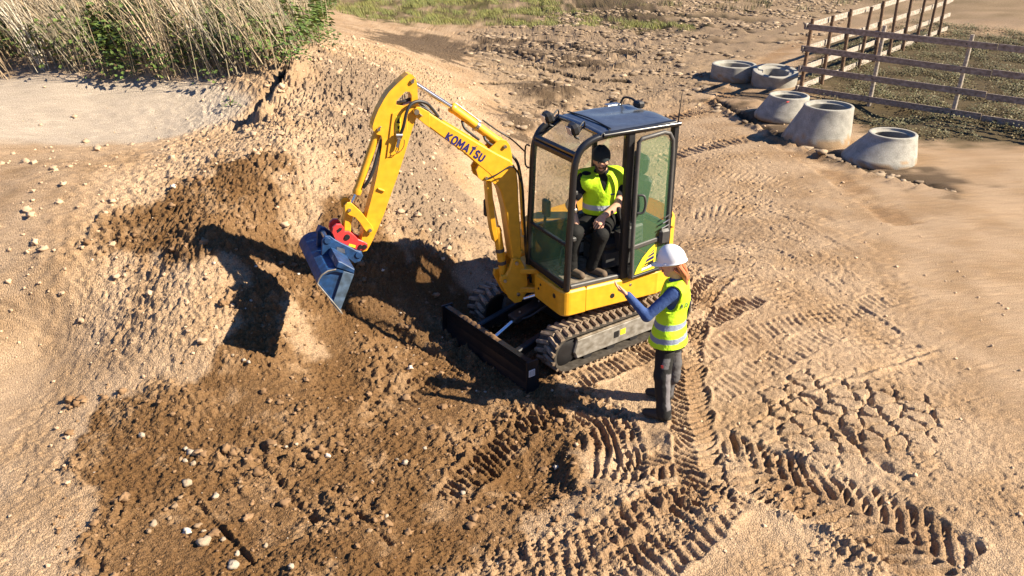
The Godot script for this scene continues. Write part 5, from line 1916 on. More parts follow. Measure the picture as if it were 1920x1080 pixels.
func make_woman() -> void:
	var O := Vector3(1.41, 0, -6.95)
	var gy := h_at(O.x, O.z)
	var F := Vector3(-0.90, 0, -0.43).normalized()
	var R := F.cross(Vector3.UP)
	var w := thing("person", "person in white hard hat and yellow vest standing with one hand out beside the excavator", "person", Vector3(O.x, gy, O.z))
	var K := func(x: float, y: float, z: float) -> Vector3: return Vector3(x - O.x, y, z - O.z)
	var mb := MB.new()
	var hipL: Vector3 = K.call(1.425, 0.83, -6.87)
	var hipR: Vector3 = K.call(1.49, 0.83, -7.03)
	var kneeL: Vector3 = K.call(1.40, 0.45, -6.80)
	var kneeR: Vector3 = K.call(1.55, 0.44, -7.06)
	var ankL: Vector3 = K.call(1.43, 0.09, -6.74)
	var ankR: Vector3 = K.call(1.515, 0.09, -7.11)
	var shL: Vector3 = K.call(1.445, 1.30, -6.82)
	var shR: Vector3 = K.call(1.535, 1.30, -7.09)
	var elL: Vector3 = K.call(1.205, 1.09, -6.76)
	var wrL: Vector3 = K.call(1.035, 1.275, -6.81)
	var elR: Vector3 = K.call(1.45, 1.04, -7.17)
	var wrR: Vector3 = K.call(1.43, 0.86, -7.13)
	var chest: Vector3 = K.call(1.487, 1.17, -6.965)
	var waist: Vector3 = K.call(1.465, 0.98, -6.955)
	var pelvis: Vector3 = K.call(1.445, 0.86, -6.955)
	var neck: Vector3 = K.call(1.49, 1.37, -6.975)
	var headc: Vector3 = K.call(1.432, 1.498, -6.985)
	var s := SDF.new(Vector3(-0.46, 0.0, -0.34), Vector3(0.30, 1.45, 0.34), 0.0115)
	s.limb(pelvis, waist, 0.150, 0.125, 0.04, 1, F, 1.35)
	s.limb(waist, chest, 0.125, 0.145, 0.05, 0, F, 1.35)
	s.limb(shL.lerp(chest, 0.25), shR.lerp(chest, 0.25), 0.085, 0.085, 0.05, 0)
	s.limb(chest, neck, 0.10, 0.058, 0.05, 0)
	for a in [[hipL, kneeL, ankL], [hipR, kneeR, ankR]]:
		s.limb(a[0], a[1], 0.096, 0.078, 0.035, 1)
		s.limb(a[1], a[2] + Vector3(0, 0.0, 0), 0.076, 0.066, 0.03, 1)
		s.limb(a[1] - F * 0.015 + Vector3(0, -0.10, 0), a[1] - F * 0.015 + Vector3(0, -0.16, 0), 0.066, 0.062, 0.03, 1)
		s.limb(a[2] + Vector3(0, 0.05, 0), a[2] + Vector3(0, -0.02, 0), 0.068, 0.072, 0.02, 1)
	s.limb(shL, elL, 0.058, 0.048, 0.03, 2)
	s.limb(elL, wrL, 0.048, 0.034, 0.02, 3)
	s.limb(shR, elR, 0.058, 0.048, 0.03, 2)
	s.limb(elR, wrR, 0.047, 0.034, 0.02, 3)
	s.mesh_into(mb, func(p: Vector3, t: int, nn: Vector3) -> Color:
		if t == 1:
			# black work trousers with grey inlays on thigh, knee and calf
			var side := nn.dot(-R)
			var back := nn.dot(-F)
			if p.z > 0.0:
				if p.y > 0.55 and p.y < 0.66 and side > 0.6 and back > 0.1: return Color(0.12, 0.12, 0.125)
				if p.y > 0.14 and p.y < 0.50 and back > 0.35 and side > 0.1 and side < 0.75: return Color(0.15, 0.145, 0.15)
			elif p.y < 0.60 and side > 0.0: return Color(0.10, 0.095, 0.10)
			return Color(0.022, 0.020, 0.023)
		return Color(0.040, 0.075, 0.205))
	var hd := (K.call(0.92, 1.335, -6.86) - wrL).normalized() as Vector3
	var hn := (Vector3.UP - hd * hd.dot(Vector3.UP)).normalized()
	add_hand(mb, wrL + hd * 0.015, hd, -hn.rotated(hd, 0.5), hd.cross(-hn.rotated(hd, 0.5)), 0.12, 0.95)
	var rd := (wrR - elR).normalized()
	add_hand(mb, wrR + rd * 0.015, rd, R, F, 0.35, 0.95)
	var face := (F * 0.97 + Vector3.UP * -0.24 - R * 0.05).normalized()
	var hr := face.cross(Vector3.UP).normalized()
	var hu := hr.cross(face)
	add_head(mb, headc, face, hu, hr, neck + Vector3(0, 0.02, 0), false)
	var body := part(w, "body", mb, M.skin)
	body.set_meta("label", "blue sweater and dark work trousers")
	# red tab on the thigh pocket
	mb = MB.new()
	var tab: Vector3 = K.call(1.385, 0.585, -6.75)
	mb.box(Transform3D(Basis(F, Vector3.UP, R), tab - R * 0.022), Vector3(0.022, 0.028, 0.004), 0.001)
	part(w, "pocket_tab", mb, M.red)
	# vest
	s = SDF.new(Vector3(-0.22, 0.66, -0.34), Vector3(0.36, 1.42, 0.34), 0.0085)
	s.limb(pelvis - Vector3(0, 0.16, 0) - F * 0.01, waist, 0.235, 0.165, 0.05, 0, F, 1.25)
	for hp in [hipL, hipR]: s.limb(hp - Vector3(0, 0.14, 0), hp + Vector3(0, 0.02, 0), 0.122, 0.118, 0.05, 0)
	s.limb(waist, chest, 0.158, 0.166, 0.05, 0, F, 1.30)
	s.limb(shL.lerp(chest, 0.12), shR.lerp(chest, 0.12), 0.100, 0.100, 0.05, 0)
	s.limb(chest, neck, 0.13, 0.085, 0.05, 0)
	s.slice(K.call(1.45, 0.735, -6.95), Vector3(0.0, -1, 0.06).normalized())
	s.slice(neck + Vector3(0, -0.005, 0), (Vector3.UP + F * 0.35).normalized())
	for a in [[shL, elL, -1.0], [shR, elR, 1.0]]: # arm holes
		var sh: Vector3 = a[0]
		s.limb(sh + R * a[2] * 0.075 + Vector3(0, 0.0, 0) + F * 0.01, sh + R * a[2] * 0.05 + Vector3(0, -0.13, 0) + F * 0.02, 0.085, 0.080, 0.0, 0, R, 1.0, true)
		s.limb(sh + R * a[2] * 0.10, sh + R * a[2] * 0.3 + F * 0.1, 0.10, 0.12, 0.0, 0, Vector3.ZERO, 1.0, true)
	mb = MB.new()
	s.mesh_into(mb, func(p: Vector3, _t: int, nn: Vector3) -> Color:
		var y := p.y + 0.05 * p.dot(F) - 0.10 * absf(p.dot(R)) * 0.0
		if (y > 0.80 and y < 0.85) or (y > 0.925 and y < 0.975): return Color(0.20, 0.235, 0.32)
		return Color(0.50, 0.80, 0.012))
	var vest := part(w, "vest", mb, M.cloth)
	# dark lettering on the back of the vest, each letter laid on the cloth
	var txt := "KOMATSU"
	for i in txt.length():
		var side := (i - 3) * 0.040
		var from := chest + Vector3(0, -0.005, 0) + R * side
		var t := 0.30
		while t > 0.03 and s.at(from - F * t) > 0.0: t -= 0.002
		var p := from - F * (t + 0.006)
		var e := 0.02
		var t2 := 0.30
		while t2 > 0.03 and s.at(from + R * e - F * t2) > 0.0: t2 -= 0.002
		var ax := (R * e - F * (t2 - t)).normalized()
		word(vest, "letter", txt[i], p, ax, Vector3.UP, 0.022, 0.044, M.navy)
	# boots
	for a in [[ankL, 0.0], [ankR, 0.06]]:
		var an: Vector3 = a[0]
		var fd := F.rotated(Vector3.UP, a[1])
		var bs := SDF.new(an + Vector3(-0.26, -0.12, -0.20), an + Vector3(0.22, 0.12, 0.20), 0.0085)
		bs.limb(an + Vector3(0, 0.06, 0), an + Vector3(0, -0.03, 0), 0.058, 0.056, 0.02, 0)
		bs.limb(an - fd * 0.035 + Vector3(0, -0.045, 0), an + fd * 0.05 + Vector3(0, -0.035, 0), 0.046, 0.050, 0.02, 0)
		bs.limb(an + fd * 0.05 + Vector3(0, -0.035, 0), an + fd * 0.17 + Vector3(0, -0.050, 0), 0.050, 0.038, 0.02, 0)
		bs.slice(an + Vector3(0, -0.092, 0), Vector3.DOWN)
		mb = MB.new()
		bs.mesh_into(mb, func(p: Vector3, _t: int, _n: Vector3) -> Color: return Color(0.035, 0.03, 0.026) if p.y > an.y - 0.07 else Color(0.075, 0.058, 0.042))
		part(w, "boot", mb, M.vertex)
	# hard hat: dome with a ridge, rim and peak
	mb = MB.new()
	var hc := headc + hu * 0.045 - face * 0.012
	var rows := []
	for i in 15:
		var ph := deg_to_rad(lerpf(2.0, 90.0, i / 14.0))
		var ring := PackedVector3Array()
		for k in 40:
			var a := TAU * k / 40.0
			var rr := sin(ph)
			var ridge := 0.006 * exp(-pow(sin(a) * rr / 0.16, 2.0)) * (1.0 if i < 13 else 0.3)
			ring.append(hc + face * cos(a) * rr * 0.132 + hr * sin(a) * rr * 0.108 + hu * (cos(ph) * 0.145 + ridge))
		rows.append(ring)
	for q in [[1.03, -0.008], [1.07, -0.012], [1.07, -0.018], [1.0, -0.016]]:
		var ring := PackedVector3Array()
		for k in 40:
			var a := TAU * k / 40.0
			var peak := pow(maxf(cos(a), 0.0), 1.5) * (0.055 if q[0] > 1.05 else (0.03 if q[0] > 1.01 else 0.0))
			ring.append(hc + face * (cos(a) * 0.132 * q[0] + peak) + hr * sin(a) * 0.108 * q[0] + hu * (q[1] - peak * 0.25))
		rows.append(ring)
	mb.sheet(rows, true, false, true)
	mb.fan(rows[0], hc)
	var hat := part(w, "hard_hat", mb, M.helmet)
	mb = MB.new()
	mb.box(Transform3D(Basis(face, hu, hr), hc + face * 0.125 + hu * 0.05), Vector3(0.008, 0.03, 0.05), 0.002)
	part(hat, "badge", mb, M.badge)
	for q in [-1.0, 1.0]:
		mb = MB.new()
		mb.box(Transform3D(Basis(face, hu, hr), hc + face * 0.04 + hr * 0.108 * q - hu * 0.002), Vector3(0.03, 0.018, 0.014), 0.004)
		part(hat, "slot_cover", mb, M.helmet)
	# hair: a loose red tail
	mb = MB.new()
	var rg := RandomNumberGenerator.new()
	rg.seed = 6
	for k in 46:
		var a := rg.randf_range(-1.0, 1.0)
		var st := headc - face * rg.randf_range(0.02, 0.085) + hr * a * 0.078 * (1.0 if absf(a) > 0.5 else 1.0) + hu * rg.randf_range(-0.04, 0.04)
		var mid := headc - face * rg.randf_range(0.09, 0.125) + hr * (a * 0.045) - hu * 0.10
		var end := headc - face * rg.randf_range(0.12, 0.165) + hr * rg.randf_range(-0.06, 0.05) - Vector3(0, rg.randf_range(0.20, 0.33), 0)
		mb.col = Color(0.42, 0.155, 0.075) * rg.randf_range(0.65, 1.25)
		mb.tube(smooth_path([st, mid, mid.lerp(end, 0.5) - face * 0.015, end], 3), [0.010, 0.011, 0.012, 0.012, 0.012, 0.011, 0.010, 0.008, 0.006, 0.002], 6)
	part(w, "hair", mb, M.skin)

func make_operator() -> void:
	var w := thing("person", "bearded person in dark cap and yellow vest sitting in the excavator cab", "person", EX)
	var F := (left_of(YU) * 0.96 + head(YU) * 0.28).normalized()   # he has turned to the door
	var R := F.cross(Vector3.UP)
	var mb := MB.new()
	var shR := UF(0.185, 0.27, 1.86)
	var shL := UF(-0.225, 0.26, 1.82)
	var elL := UF(-0.135, 0.45, 1.585)
	var wrL := UF(0.12, 0.56, 1.535)
	var elR := UF(0.33, 0.25, 1.60)
	var wrR := UF(0.36, 0.42, 1.46)
	var neck := UF(0.0, 0.315, 1.93)
	var chest := UF(-0.015, 0.28, 1.73)
	var waist := UF(-0.04, 0.27, 1.52)
	var pelvis := UF(-0.05, 0.25, 1.385)
	var hipL := UF(-0.10, 0.30, 1.375)
	var hipR := UF(0.08, 0.28, 1.375)
	var kneeL := UF(0.17, 0.60, 1.36)
	var kneeR := UF(0.40, 0.46, 1.37)
	var ankL := UF(0.20, 0.52, 0.985)
	var ankR := UF(0.42, 0.44, 0.985)
	var headc := UF(0.075, 0.40, 2.085)
	var cen := UF(0.05, 0.35, 1.5)
	var s := SDF.new(cen - Vector3(0.52, 0.62, 0.52), cen + Vector3(0.52, 0.55, 0.52), 0.0125)
	s.limb(pelvis, waist, 0.175, 0.165, 0.05, 1, F, 1.2)
	s.limb(waist, chest, 0.165, 0.175, 0.05, 0, F, 1.3)
	s.limb(shL.lerp(chest, 0.2), shR.lerp(chest, 0.2), 0.10, 0.10, 0.06, 0)
	s.limb(chest, neck, 0.12, 0.068, 0.05, 0)
	for a in [[hipL, kneeL, ankL], [hipR, kneeR, ankR]]:
		s.limb(a[0], a[1], 0.105, 0.082, 0.035, 1)
		s.limb(a[1], a[2], 0.076, 0.060, 0.03, 1)
		s.limb(a[1].lerp(a[2], 0.15) - F * 0.02, a[1].lerp(a[2], 0.45) - F * 0.03, 0.066, 0.064, 0.04, 1)
		s.limb(a[2] + Vector3(0, 0.04, 0), a[2], 0.068, 0.070, 0.02, 1)
	for a in [[shL, elL, wrL], [shR, elR, wrR]]:
		var se: Vector3 = a[0].lerp(a[1], 0.62)
		s.limb(a[0], se, 0.075, 0.068, 0.03, 0)
		s.limb(a[0].lerp(a[1], 0.5), a[1], 0.052, 0.048, 0.01, 2)
		s.limb(a[1], a[2], 0.048, 0.034, 0.02, 2)
	s.mesh_into(mb, func(_p: Vector3, t: int, _n: Vector3) -> Color:
		if t == 2: return C_SKIN
		if t == 1: return Color(0.014, 0.0135, 0.015)
		return Color(0.013, 0.014, 0.016))
	var hd := (UF(0.26, 0.60, 1.46) - wrL).normalized()
	var up := (Vector3.UP * 0.8 + F * 0.6).normalized()
	up = (up - hd * up.dot(hd)).normalized()
	add_hand(mb, wrL + hd * 0.015, hd, up, hd.cross(up) * -1.0, 0.55, 1.05)
	var rd := (wrR - elR).normalized()
	var rup := (Vector3.UP - rd * rd.y).normalized()
	add_hand(mb, wrR + rd * 0.015, rd, rup, rd.cross(rup) * -1.0, 0.7, 1.05)
	var face := (left_of(YU) * 0.80 + head(YU) * 0.46 - Vector3.UP * 0.20).normalized()
	var hr := face.cross(Vector3.UP).normalized()
	var hu := hr.cross(face)
	add_head(mb, headc, face, hu, hr, neck + Vector3(0, 0.02, 0), true)
	var body := part(w, "body", mb, M.skin)
	body.set_meta("label", "black short-sleeved shirt and dark trousers")
	# vest, open at the neck
	cen = UF(0, 0.28, 1.7)
	s = SDF.new(cen - Vector3(0.36, 0.32, 0.36), cen + Vector3(0.36, 0.30, 0.36), 0.009)
	s.limb(pelvis + Vector3(0, 0.04, 0), waist, 0.192, 0.186, 0.05, 0, F, 1.2)
	s.limb(waist, chest, 0.186, 0.192, 0.05, 0, F, 1.25)
	s.limb(shL.lerp(chest, 0.08), shR.lerp(chest, 0.08), 0.128, 0.128, 0.06, 0)
	s.limb(chest, neck, 0.14, 0.092, 0.05, 0)
	s.slice(UF(0, 0.3, 1.475), Vector3.DOWN)
	s.slice(neck + Vector3(0, 0.005, 0), (Vector3.UP + F * 0.3).normalized())
	for a in [[shL, -1.0], [shR, 1.0]]:
		var sh: Vector3 = a[0]
		s.limb(sh + R * a[1] * 0.10, sh + R * a[1] * 0.07 + Vector3(0, -0.15, 0) + F * 0.02, 0.095, 0.090, 0.0, 0, R, 1.0, true)
	# the gap down the front
	s.limb(neck + F * 0.16 + Vector3(0, 0.02, 0), chest + F * 0.20 + Vector3(0, -0.02, 0), 0.075, 0.012, 0.0, 0, F, 0.35, true)
	s.limb(chest + F * 0.20, waist + F * 0.22 + Vector3(0, -0.05, 0), 0.007, 0.007, 0.0, 0, F, 0.25, true)
	mb = MB.new()
	s.mesh_into(mb, func(p: Vector3, _t: int, _n: Vector3) -> Color:
		if p.y > 1.535 and p.y < 1.585: return Color(0.46, 0.48, 0.56)
		return Color(0.50, 0.80, 0.012))
	var vest := part(w, "vest", mb, M.cloth)
	var t := 0.34
	var from := chest + Vector3(0, -0.02, 0) - R * 0.09
	while t > 0.05 and s.at(from + F * t) > 0.0: t -= 0.002
	mb = MB.new()
	mb.box(Transform3D(Basis(R, Vector3.UP, -F), from + F * (t + 0.004)), Vector3(0.05, 0.012, 0.004), 0.001)
	part(vest, "badge", mb, M.navy)
	# boots
	for a in [ankL, ankR]:
		var an: Vector3 = a
		var fd := F.rotated(Vector3.UP, 0.5)
		var bs := SDF.new(an + Vector3(-0.26, -0.12, -0.26), an + Vector3(0.26, 0.12, 0.26), 0.010)
		bs.limb(an + Vector3(0, 0.06, 0), an + Vector3(0, -0.02, 0), 0.060, 0.058, 0.02, 0)
		bs.limb(an - fd * 0.035 + Vector3(0, -0.035, 0), an + fd * 0.16 + Vector3(0, -0.040, 0), 0.048, 0.040, 0.02, 0)
		bs.slice(an + Vector3(0, -0.072, 0), Vector3.DOWN)
		mb = MB.new()
		bs.mesh_into(mb, func(_p: Vector3, _t: int, _n: Vector3) -> Color: return Color(0.11, 0.075, 0.05))
		part(w, "boot", mb, M.vertex)
	# cap
	mb = MB.new()
	var hc := headc + hu * 0.035 - face * 0.008
	var rows := []
	for i in 13:
		var ph := deg_to_rad(lerpf(2.0, 98.0, i / 12.0))
		var ring := PackedVector3Array()
		for k in 30:
			var an := TAU * k / 30.0
			var rr := sin(ph)
			ring.append(hc + face * cos(an) * rr * 0.108 + hr * sin(an) * rr * 0.095 + hu * (cos(ph) * 0.115 + 0.004 * sin(an * 5.0 + ph * 3.0)))
		rows.append(ring)
	mb.sheet(rows, true, false, true)
	mb.fan(rows[0], hc)
	part(w, "cap", mb, M.cap)
# ---------------------------------------------------------------- concrete rings and cones, fence
func on_earth(px: float, py: float) -> Vector3:
	var p := hit(px, py)
	p.y = h_at(p.x, p.z)
	return p
# outer radius below and above, height, wall, shift of the top along dir, tilt
func concrete(called: String, label: String, group: String, px: float, py: float, rb: float, rt: float, hgt: float, wall: float, dir: Vector3, shift: float, tilt: float, stain: float, sd: int) -> void:
	var p := on_earth(px, py)
	var t := thing(called, label, "concrete ring" if shift == 0.0 else "concrete cone", Vector3(p.x, p.y - 0.03, p.z), group)
	var nz := fnl(3.0, sd, 3)
	var mb := MB.new()
	# outside, rim with a rebate, inside
	var prof := [Vector2(rb - 0.01, 0.0), Vector2(rb, 0.02), Vector2(rb, 0.08)]
	for k in 7: prof.append(Vector2(lerpf(rb, rt, (k + 1) / 8.0), lerpf(0.08, hgt - 0.05, (k + 1) / 8.0)))
	prof.append_array([Vector2(rt, hgt - 0.04), Vector2(rt, hgt - 0.015), Vector2(rt - 0.015, hgt), Vector2(rt - wall * 0.45, hgt), Vector2(rt - wall * 0.5, hgt - 0.01), Vector2(rt - wall * 0.52, hgt - 0.045), Vector2(rt - wall * 0.95, hgt - 0.05), Vector2(rt - wall, hgt - 0.065), Vector2(lerpf(rt, rb, 0.6) - wall, hgt * 0.4), Vector2(rb - wall, 0.0)])
	var segs := 48
	var rows := []
	for q in prof:
		var ring := PackedVector3Array()
		for k in segs:
			var a := TAU * k / segs
			var w := 1.0 + 0.004 * nz.get_noise_2d(cos(a) * 3.0, q.y * 4.0 + sin(a) * 3.0)
			ring.append(Vector3(cos(a) * q.x * w, q.y, sin(a) * q.x * w) + dir * shift * clampf((q.y - 0.08) / (hgt - 0.13), 0, 1))
		rows.append(ring)
	mb.sheet(rows, true, false, false)
	# the colour of the stuff: grey casting, splashed earth low down
	for i in mb.v.size():
		var v := mb.v[i]
		var n1 := nz.get_noise_3d(v.x * 1.5, v.y * 2.5, v.z * 1.5)
		var n2 := nz.get_noise_3d(v.x * 6.0 + 40.0, v.y * 1.0, v.z * 6.0)
		var c := Vector3(0.39, 0.375, 0.335) * (1.0 + 0.35 * n1 + 0.25 * n2)
		if v.y < stain + n1 * 0.22 + n2 * 0.06: c = Vector3(0.37, 0.255, 0.15) * (1.0 + 0.2 * n2)
		mb.c[i] = Color(c.x, c.y, c.z)
	var o := part(t, "casting", mb, M.cast)
	o.rotation = Vector3(tilt, 0, 0)
	if called == "concrete_cone" and rb < 0.6 and px < 1500:
		mb = MB.new()
		mb.box(Transform3D(Basis(Vector3.UP, 0.35), Vector3(-0.02, hgt - 0.06, 0) + dir * shift + Vector3(-0.12, 0, rt * 0.985)), Vector3(0.09, 0.022, 0.012), 0.004)
		part(o, "red_paint_mark", mb, M.red)
func make_concrete() -> void:
	var D := Vector3(1, 0, -0.12).normalized()
	concrete("concrete_ring", "low concrete shaft ring with wide opening and brown stained side, standing level", "concrete castings by the fence", 1374, 147, 0.60, 0.58, 0.40, 0.16, D, 0.0, 0.0, 0.10, 51)
	concrete("concrete_ring", "thick walled concrete ring tipped towards the cones, next to the fence corner", "concrete castings by the fence", 1450, 158, 0.57, 0.57, 0.40, 0.24, D, 0.0, 0.14, 0.02, 52)
	concrete("concrete_cone", "small concrete manhole cone with a red paint mark below its rim", "concrete castings by the fence", 1464, 222, 0.58, 0.43, 0.50, 0.12, D, 0.12, 0.0, 0.03, 53)
	concrete("concrete_cone", "tallest concrete manhole cone with sand splashed on its foot", "concrete castings by the fence", 1528, 263, 0.66, 0.475, 0.74, 0.12, D, 0.18, 0.0, 0.17, 54)
	concrete("concrete_cone", "low concrete manhole cone standing past the tallest one, along the mud track", "concrete castings by the fence", 1647, 296, 0.66, 0.43, 0.52, 0.12, D, 0.20, 0.0, 0.04, 55)
func make_fence() -> void:
	var c := on_ground(1496, 176)
	var da := Vector3(0.72, 0, 0.694).normalized()
	var db := Vector3(0.64, 0, -0.77).normalized()
	var levels := [0.13, 0.60, 1.08, 1.60]
	var rg := RandomNumberGenerator.new()
	rg.seed = 23
	for run in 2:
		var d := da if run == 0 else db
		var t := thing("timber_fence", "grey-brown board fence whose four rails face the concrete cones" if run == 0 else "sunlit pale board fence on brown posts running away from the corner", "fence", Vector3(c.x, 0, c.z))
		var side := d.cross(Vector3.UP).normalized()
		if side.z < 0.0: side = -side
		if run == 1: side = -side if side.x > 0.0 else side
		var ln := 8.4 if run == 0 else 13.0
		var posts := [0.02, 1.75, 3.6, 5.4, 7.2] if run == 0 else [1.35, 2.7, 4.0, 5.3, 6.6, 7.9, 9.2, 10.5, 11.8]
		for s in posts:
			var b: Vector3 = d * s - side * 0.06
			var gy := h_at(c.x + b.x, c.z + b.z) - 0.12
			var mb := MB.new()
			var lean := Vector3(rg.randf_range(-0.04, 0.08), 0, rg.randf_range(-0.03, 0.03))
			mb.tube(PackedVector3Array([b + Vector3(0, gy, 0), b + lean * 0.5 + Vector3(0, 0.8, 0), b + lean + Vector3(0, 1.72 + rg.randf_range(-0.03, 0.08), 0)]), [0.05, 0.047, 0.044], 9)
			part(t, "post", mb, M.wood_post if run == 1 or s < 1.0 else M.wood_pale)
		for k in 4:
			var s := 0.0
			while s < ln:
				var e := minf(s + 4.2, ln)
				var mb := MB.new()
				var u: float = levels[k]
				var w1 := rg.randf_range(-0.02, 0.02)
				var w2 := rg.randf_range(-0.02, 0.02)
				var x := d * (s - (0.08 if s == 0.0 else -0.012)) + Vector3(0, u + w1, 0)
				var y := d * e + Vector3(0, u + w2, 0)
				mb.bar(x + side * 0.012, y + side * 0.012, 0.028, 0.135, 0.004)
				var o := part(t, "board", mb, M.wood if run == 0 else M.wood_pale)  # second run: sunlight on the boards is put into their paler colour
				for q in posts:
					if q > s and q < e and run == 0:
						mb = MB.new()
						pin(mb, d * q + Vector3(0, u + lerpf(w1, w2, (q - s) / (e - s)), 0) + side * 0.027, side, 0.014, 0.006)
						part(o, "bolt", mb, M.black)
				s += 4.2
# ---------------------------------------------------------------- stones, clods and plants
func rock_mesh(sd: int, flat := 0.75, rough := 0.35) -> ArrayMesh:
	var nz := fnl(0.9, sd, 2)
	var rows := []
	for i in 7:
		var ph := PI * (i + 0.001) / 6.002
		var ring := PackedVector3Array()
		for k in 10:
			var a := TAU * k / 10.0
			var p := Vector3(sin(ph) * cos(a), cos(ph), sin(ph) * sin(a))
			p *= 1.0 + rough * nz.get_noise_3dv(p * 1.6)
			ring.append(Vector3(p.x, p.y * flat, p.z * 0.85))
		rows.append(ring)
	var mb := MB.new()
	mb.sheet(rows, true, false, true)
	return mb.mesh()
func make_stones() -> void:
	var meshes := []
	for k in 5: meshes.append(rock_mesh(60 + k, 0.62, 0.75))
	var rg := RandomNumberGenerator.new()
	rg.seed = 17
	var mats := [paint(0.50, 0.40, 0.29, 0.9, 0.0, 0.2), paint(0.58, 0.50, 0.41, 0.9, 0.0, 0.2), paint(0.40, 0.28, 0.17, 0.9, 0.0, 0.2)]
	var spots := [[382,1017,0.058,0],[438,1063,0.045,1],[352,912,0.042,0],[357,848,0.040,1],[346,862,0.028,1],[362,870,0.030,0],[338,860,0.026,2],[404,929,0.030,1],[371,985,0.032,2],[382,996,0.022,0],[418,1012,0.022,0],[444,1036,0.024,1],[498,1023,0.022,0],[698,907,0.018,1],[760,873,0.028,1],[797,845,0.022,1],[725,974,0.020,1],[650,984,0.018,1],[548,1077,0.030,1],[512,834,0.036,0],[266,820,0.034,1],[288,985,0.034,0],[536,838,0.018,1],[458,680,0.024,1],[468,690,0.022,1],[436,667,0.018,0],[918,949,0.024,1],[868,925,0.022,1],[348,842,0.024,1],[556,835,0.02,1],[745,866,0.018,0],[694,1012,0.026,2],[452,912,0.028,2],[450,905,0.022,2],[395,805,0.02,2],[280,1000,0.022,2],[328,952,0.028,2],[318,972,0.024,2],[340,942,0.022,2],[910,737,0.016,1],[1035,737,0.014,1]]
	for q in spots:
		var p := on_earth(q[0], q[1])
		var big: bool = q[2] > 0.05
		var t := part_mesh(self, "stone", meshes[rg.randi() % 5], mats[q[3]])
		var r: float = q[2]
		t.position = p + Vector3(0, r * 0.30, 0)
		t.rotation = Vector3(rg.randf_range(-0.3, 0.3), rg.randf() * TAU, rg.randf_range(-0.3, 0.3))
		t.scale = Vector3.ONE * r
		tag(t, "largest rounded sandy stone lying on the dug brown soil" if big else ["rounded sandy yellow stone lying on the dug brown soil", "small whitish stone lying on the dug brown soil", "brown earthy lump of stone lying on the dug soil"][q[3]], "stone", "stones on the dug soil")
	# uncounted clods and pebbles
	var xf := []
	var co := []
	var n_area := fnl(0.9, 14, 3)
	while xf.size() < 5500:
		var x := rg.randf_range(-5.2, 2.2)
		var z := rg.randf_range(-10.5, -4.6)
		var k := pv(patches.brown, x, z)
		if k < -0.2 or rg.randf() > 0.25 + 1.4 * clampf(n_area.get_noise_2d(x, z) + 0.3, 0, 1): continue
		var r := 0.004 + 0.017 * pow(rg.randf(), 6.0)
		if rg.randf() < 0.10 and n_area.get_noise_2d(x * 2.0 + 9.0, z * 2.0) > 0.12: r = rg.randf_range(0.018, 0.048)
		var h := h_at(x, z)
		xf.append(Transform3D(Basis.from_euler(Vector3(rg.randf() * TAU, rg.randf() * TAU, 0)).scaled(Vector3(r, r * rg.randf_range(0.6, 1.0), r)), Vector3(x, h + r * 0.2, z)))
		var c := Vector3(0.17, 0.095, 0.042).lerp(Vector3(0.29, 0.18, 0.095), rg.randf() * rg.randf())
		if rg.randf() < 0.012: c = Vector3(0.58, 0.50, 0.40)
		co.append(Color(c.x, c.y, c.z))
	var o := copies("soil_clods", rock_mesh(91, 0.8, 1.0), M.vertex, xf, co)
	o.set_meta("kind", "stuff")
	tag(o, "loose brown clods and pebbles strewn over the dug soil", "clods")
	xf = []
	co = []
	while xf.size() < 7500:
		var x := rg.randf_range(-7.0, 6.0)
		var z := rg.randf_range(-20.0, -4.6)
		var k := pv(patches.brown, x, z)
		if k > 0.1: continue
		var h := h_at(x, z)
		if h < 0.25 and rg.randf() > 0.35: continue
		if pv(patches.white, x, z) > 0.0 and rg.randf() > 0.1: continue
		var r := 0.004 + 0.020 * pow(rg.randf(), 6.0)
		if h > 0.4 and rg.randf() < 0.16 and n_area.get_noise_2d(x * 1.5 - 7.0, z * 1.5) > 0.05: r = rg.randf_range(0.016, 0.05)
		xf.append(Transform3D(Basis.from_euler(Vector3(rg.randf() * TAU, rg.randf() * TAU, 0)).scaled(Vector3(r, r * rg.randf_range(0.6, 1.0), r)), Vector3(x, h + r * 0.2, z)))
		var c := Vector3(0.52, 0.37, 0.24).lerp(Vector3(0.36, 0.25, 0.16), rg.randf())
		co.append(Color(c.x, c.y, c.z))
	o = copies("sand_crumbs", rock_mesh(92, 0.8, 1.0), M.vertex, xf, co)
	o.set_meta("kind", "stuff")
	tag(o, "dry sandy crumbs scattered over the pale sand", "crumbs")

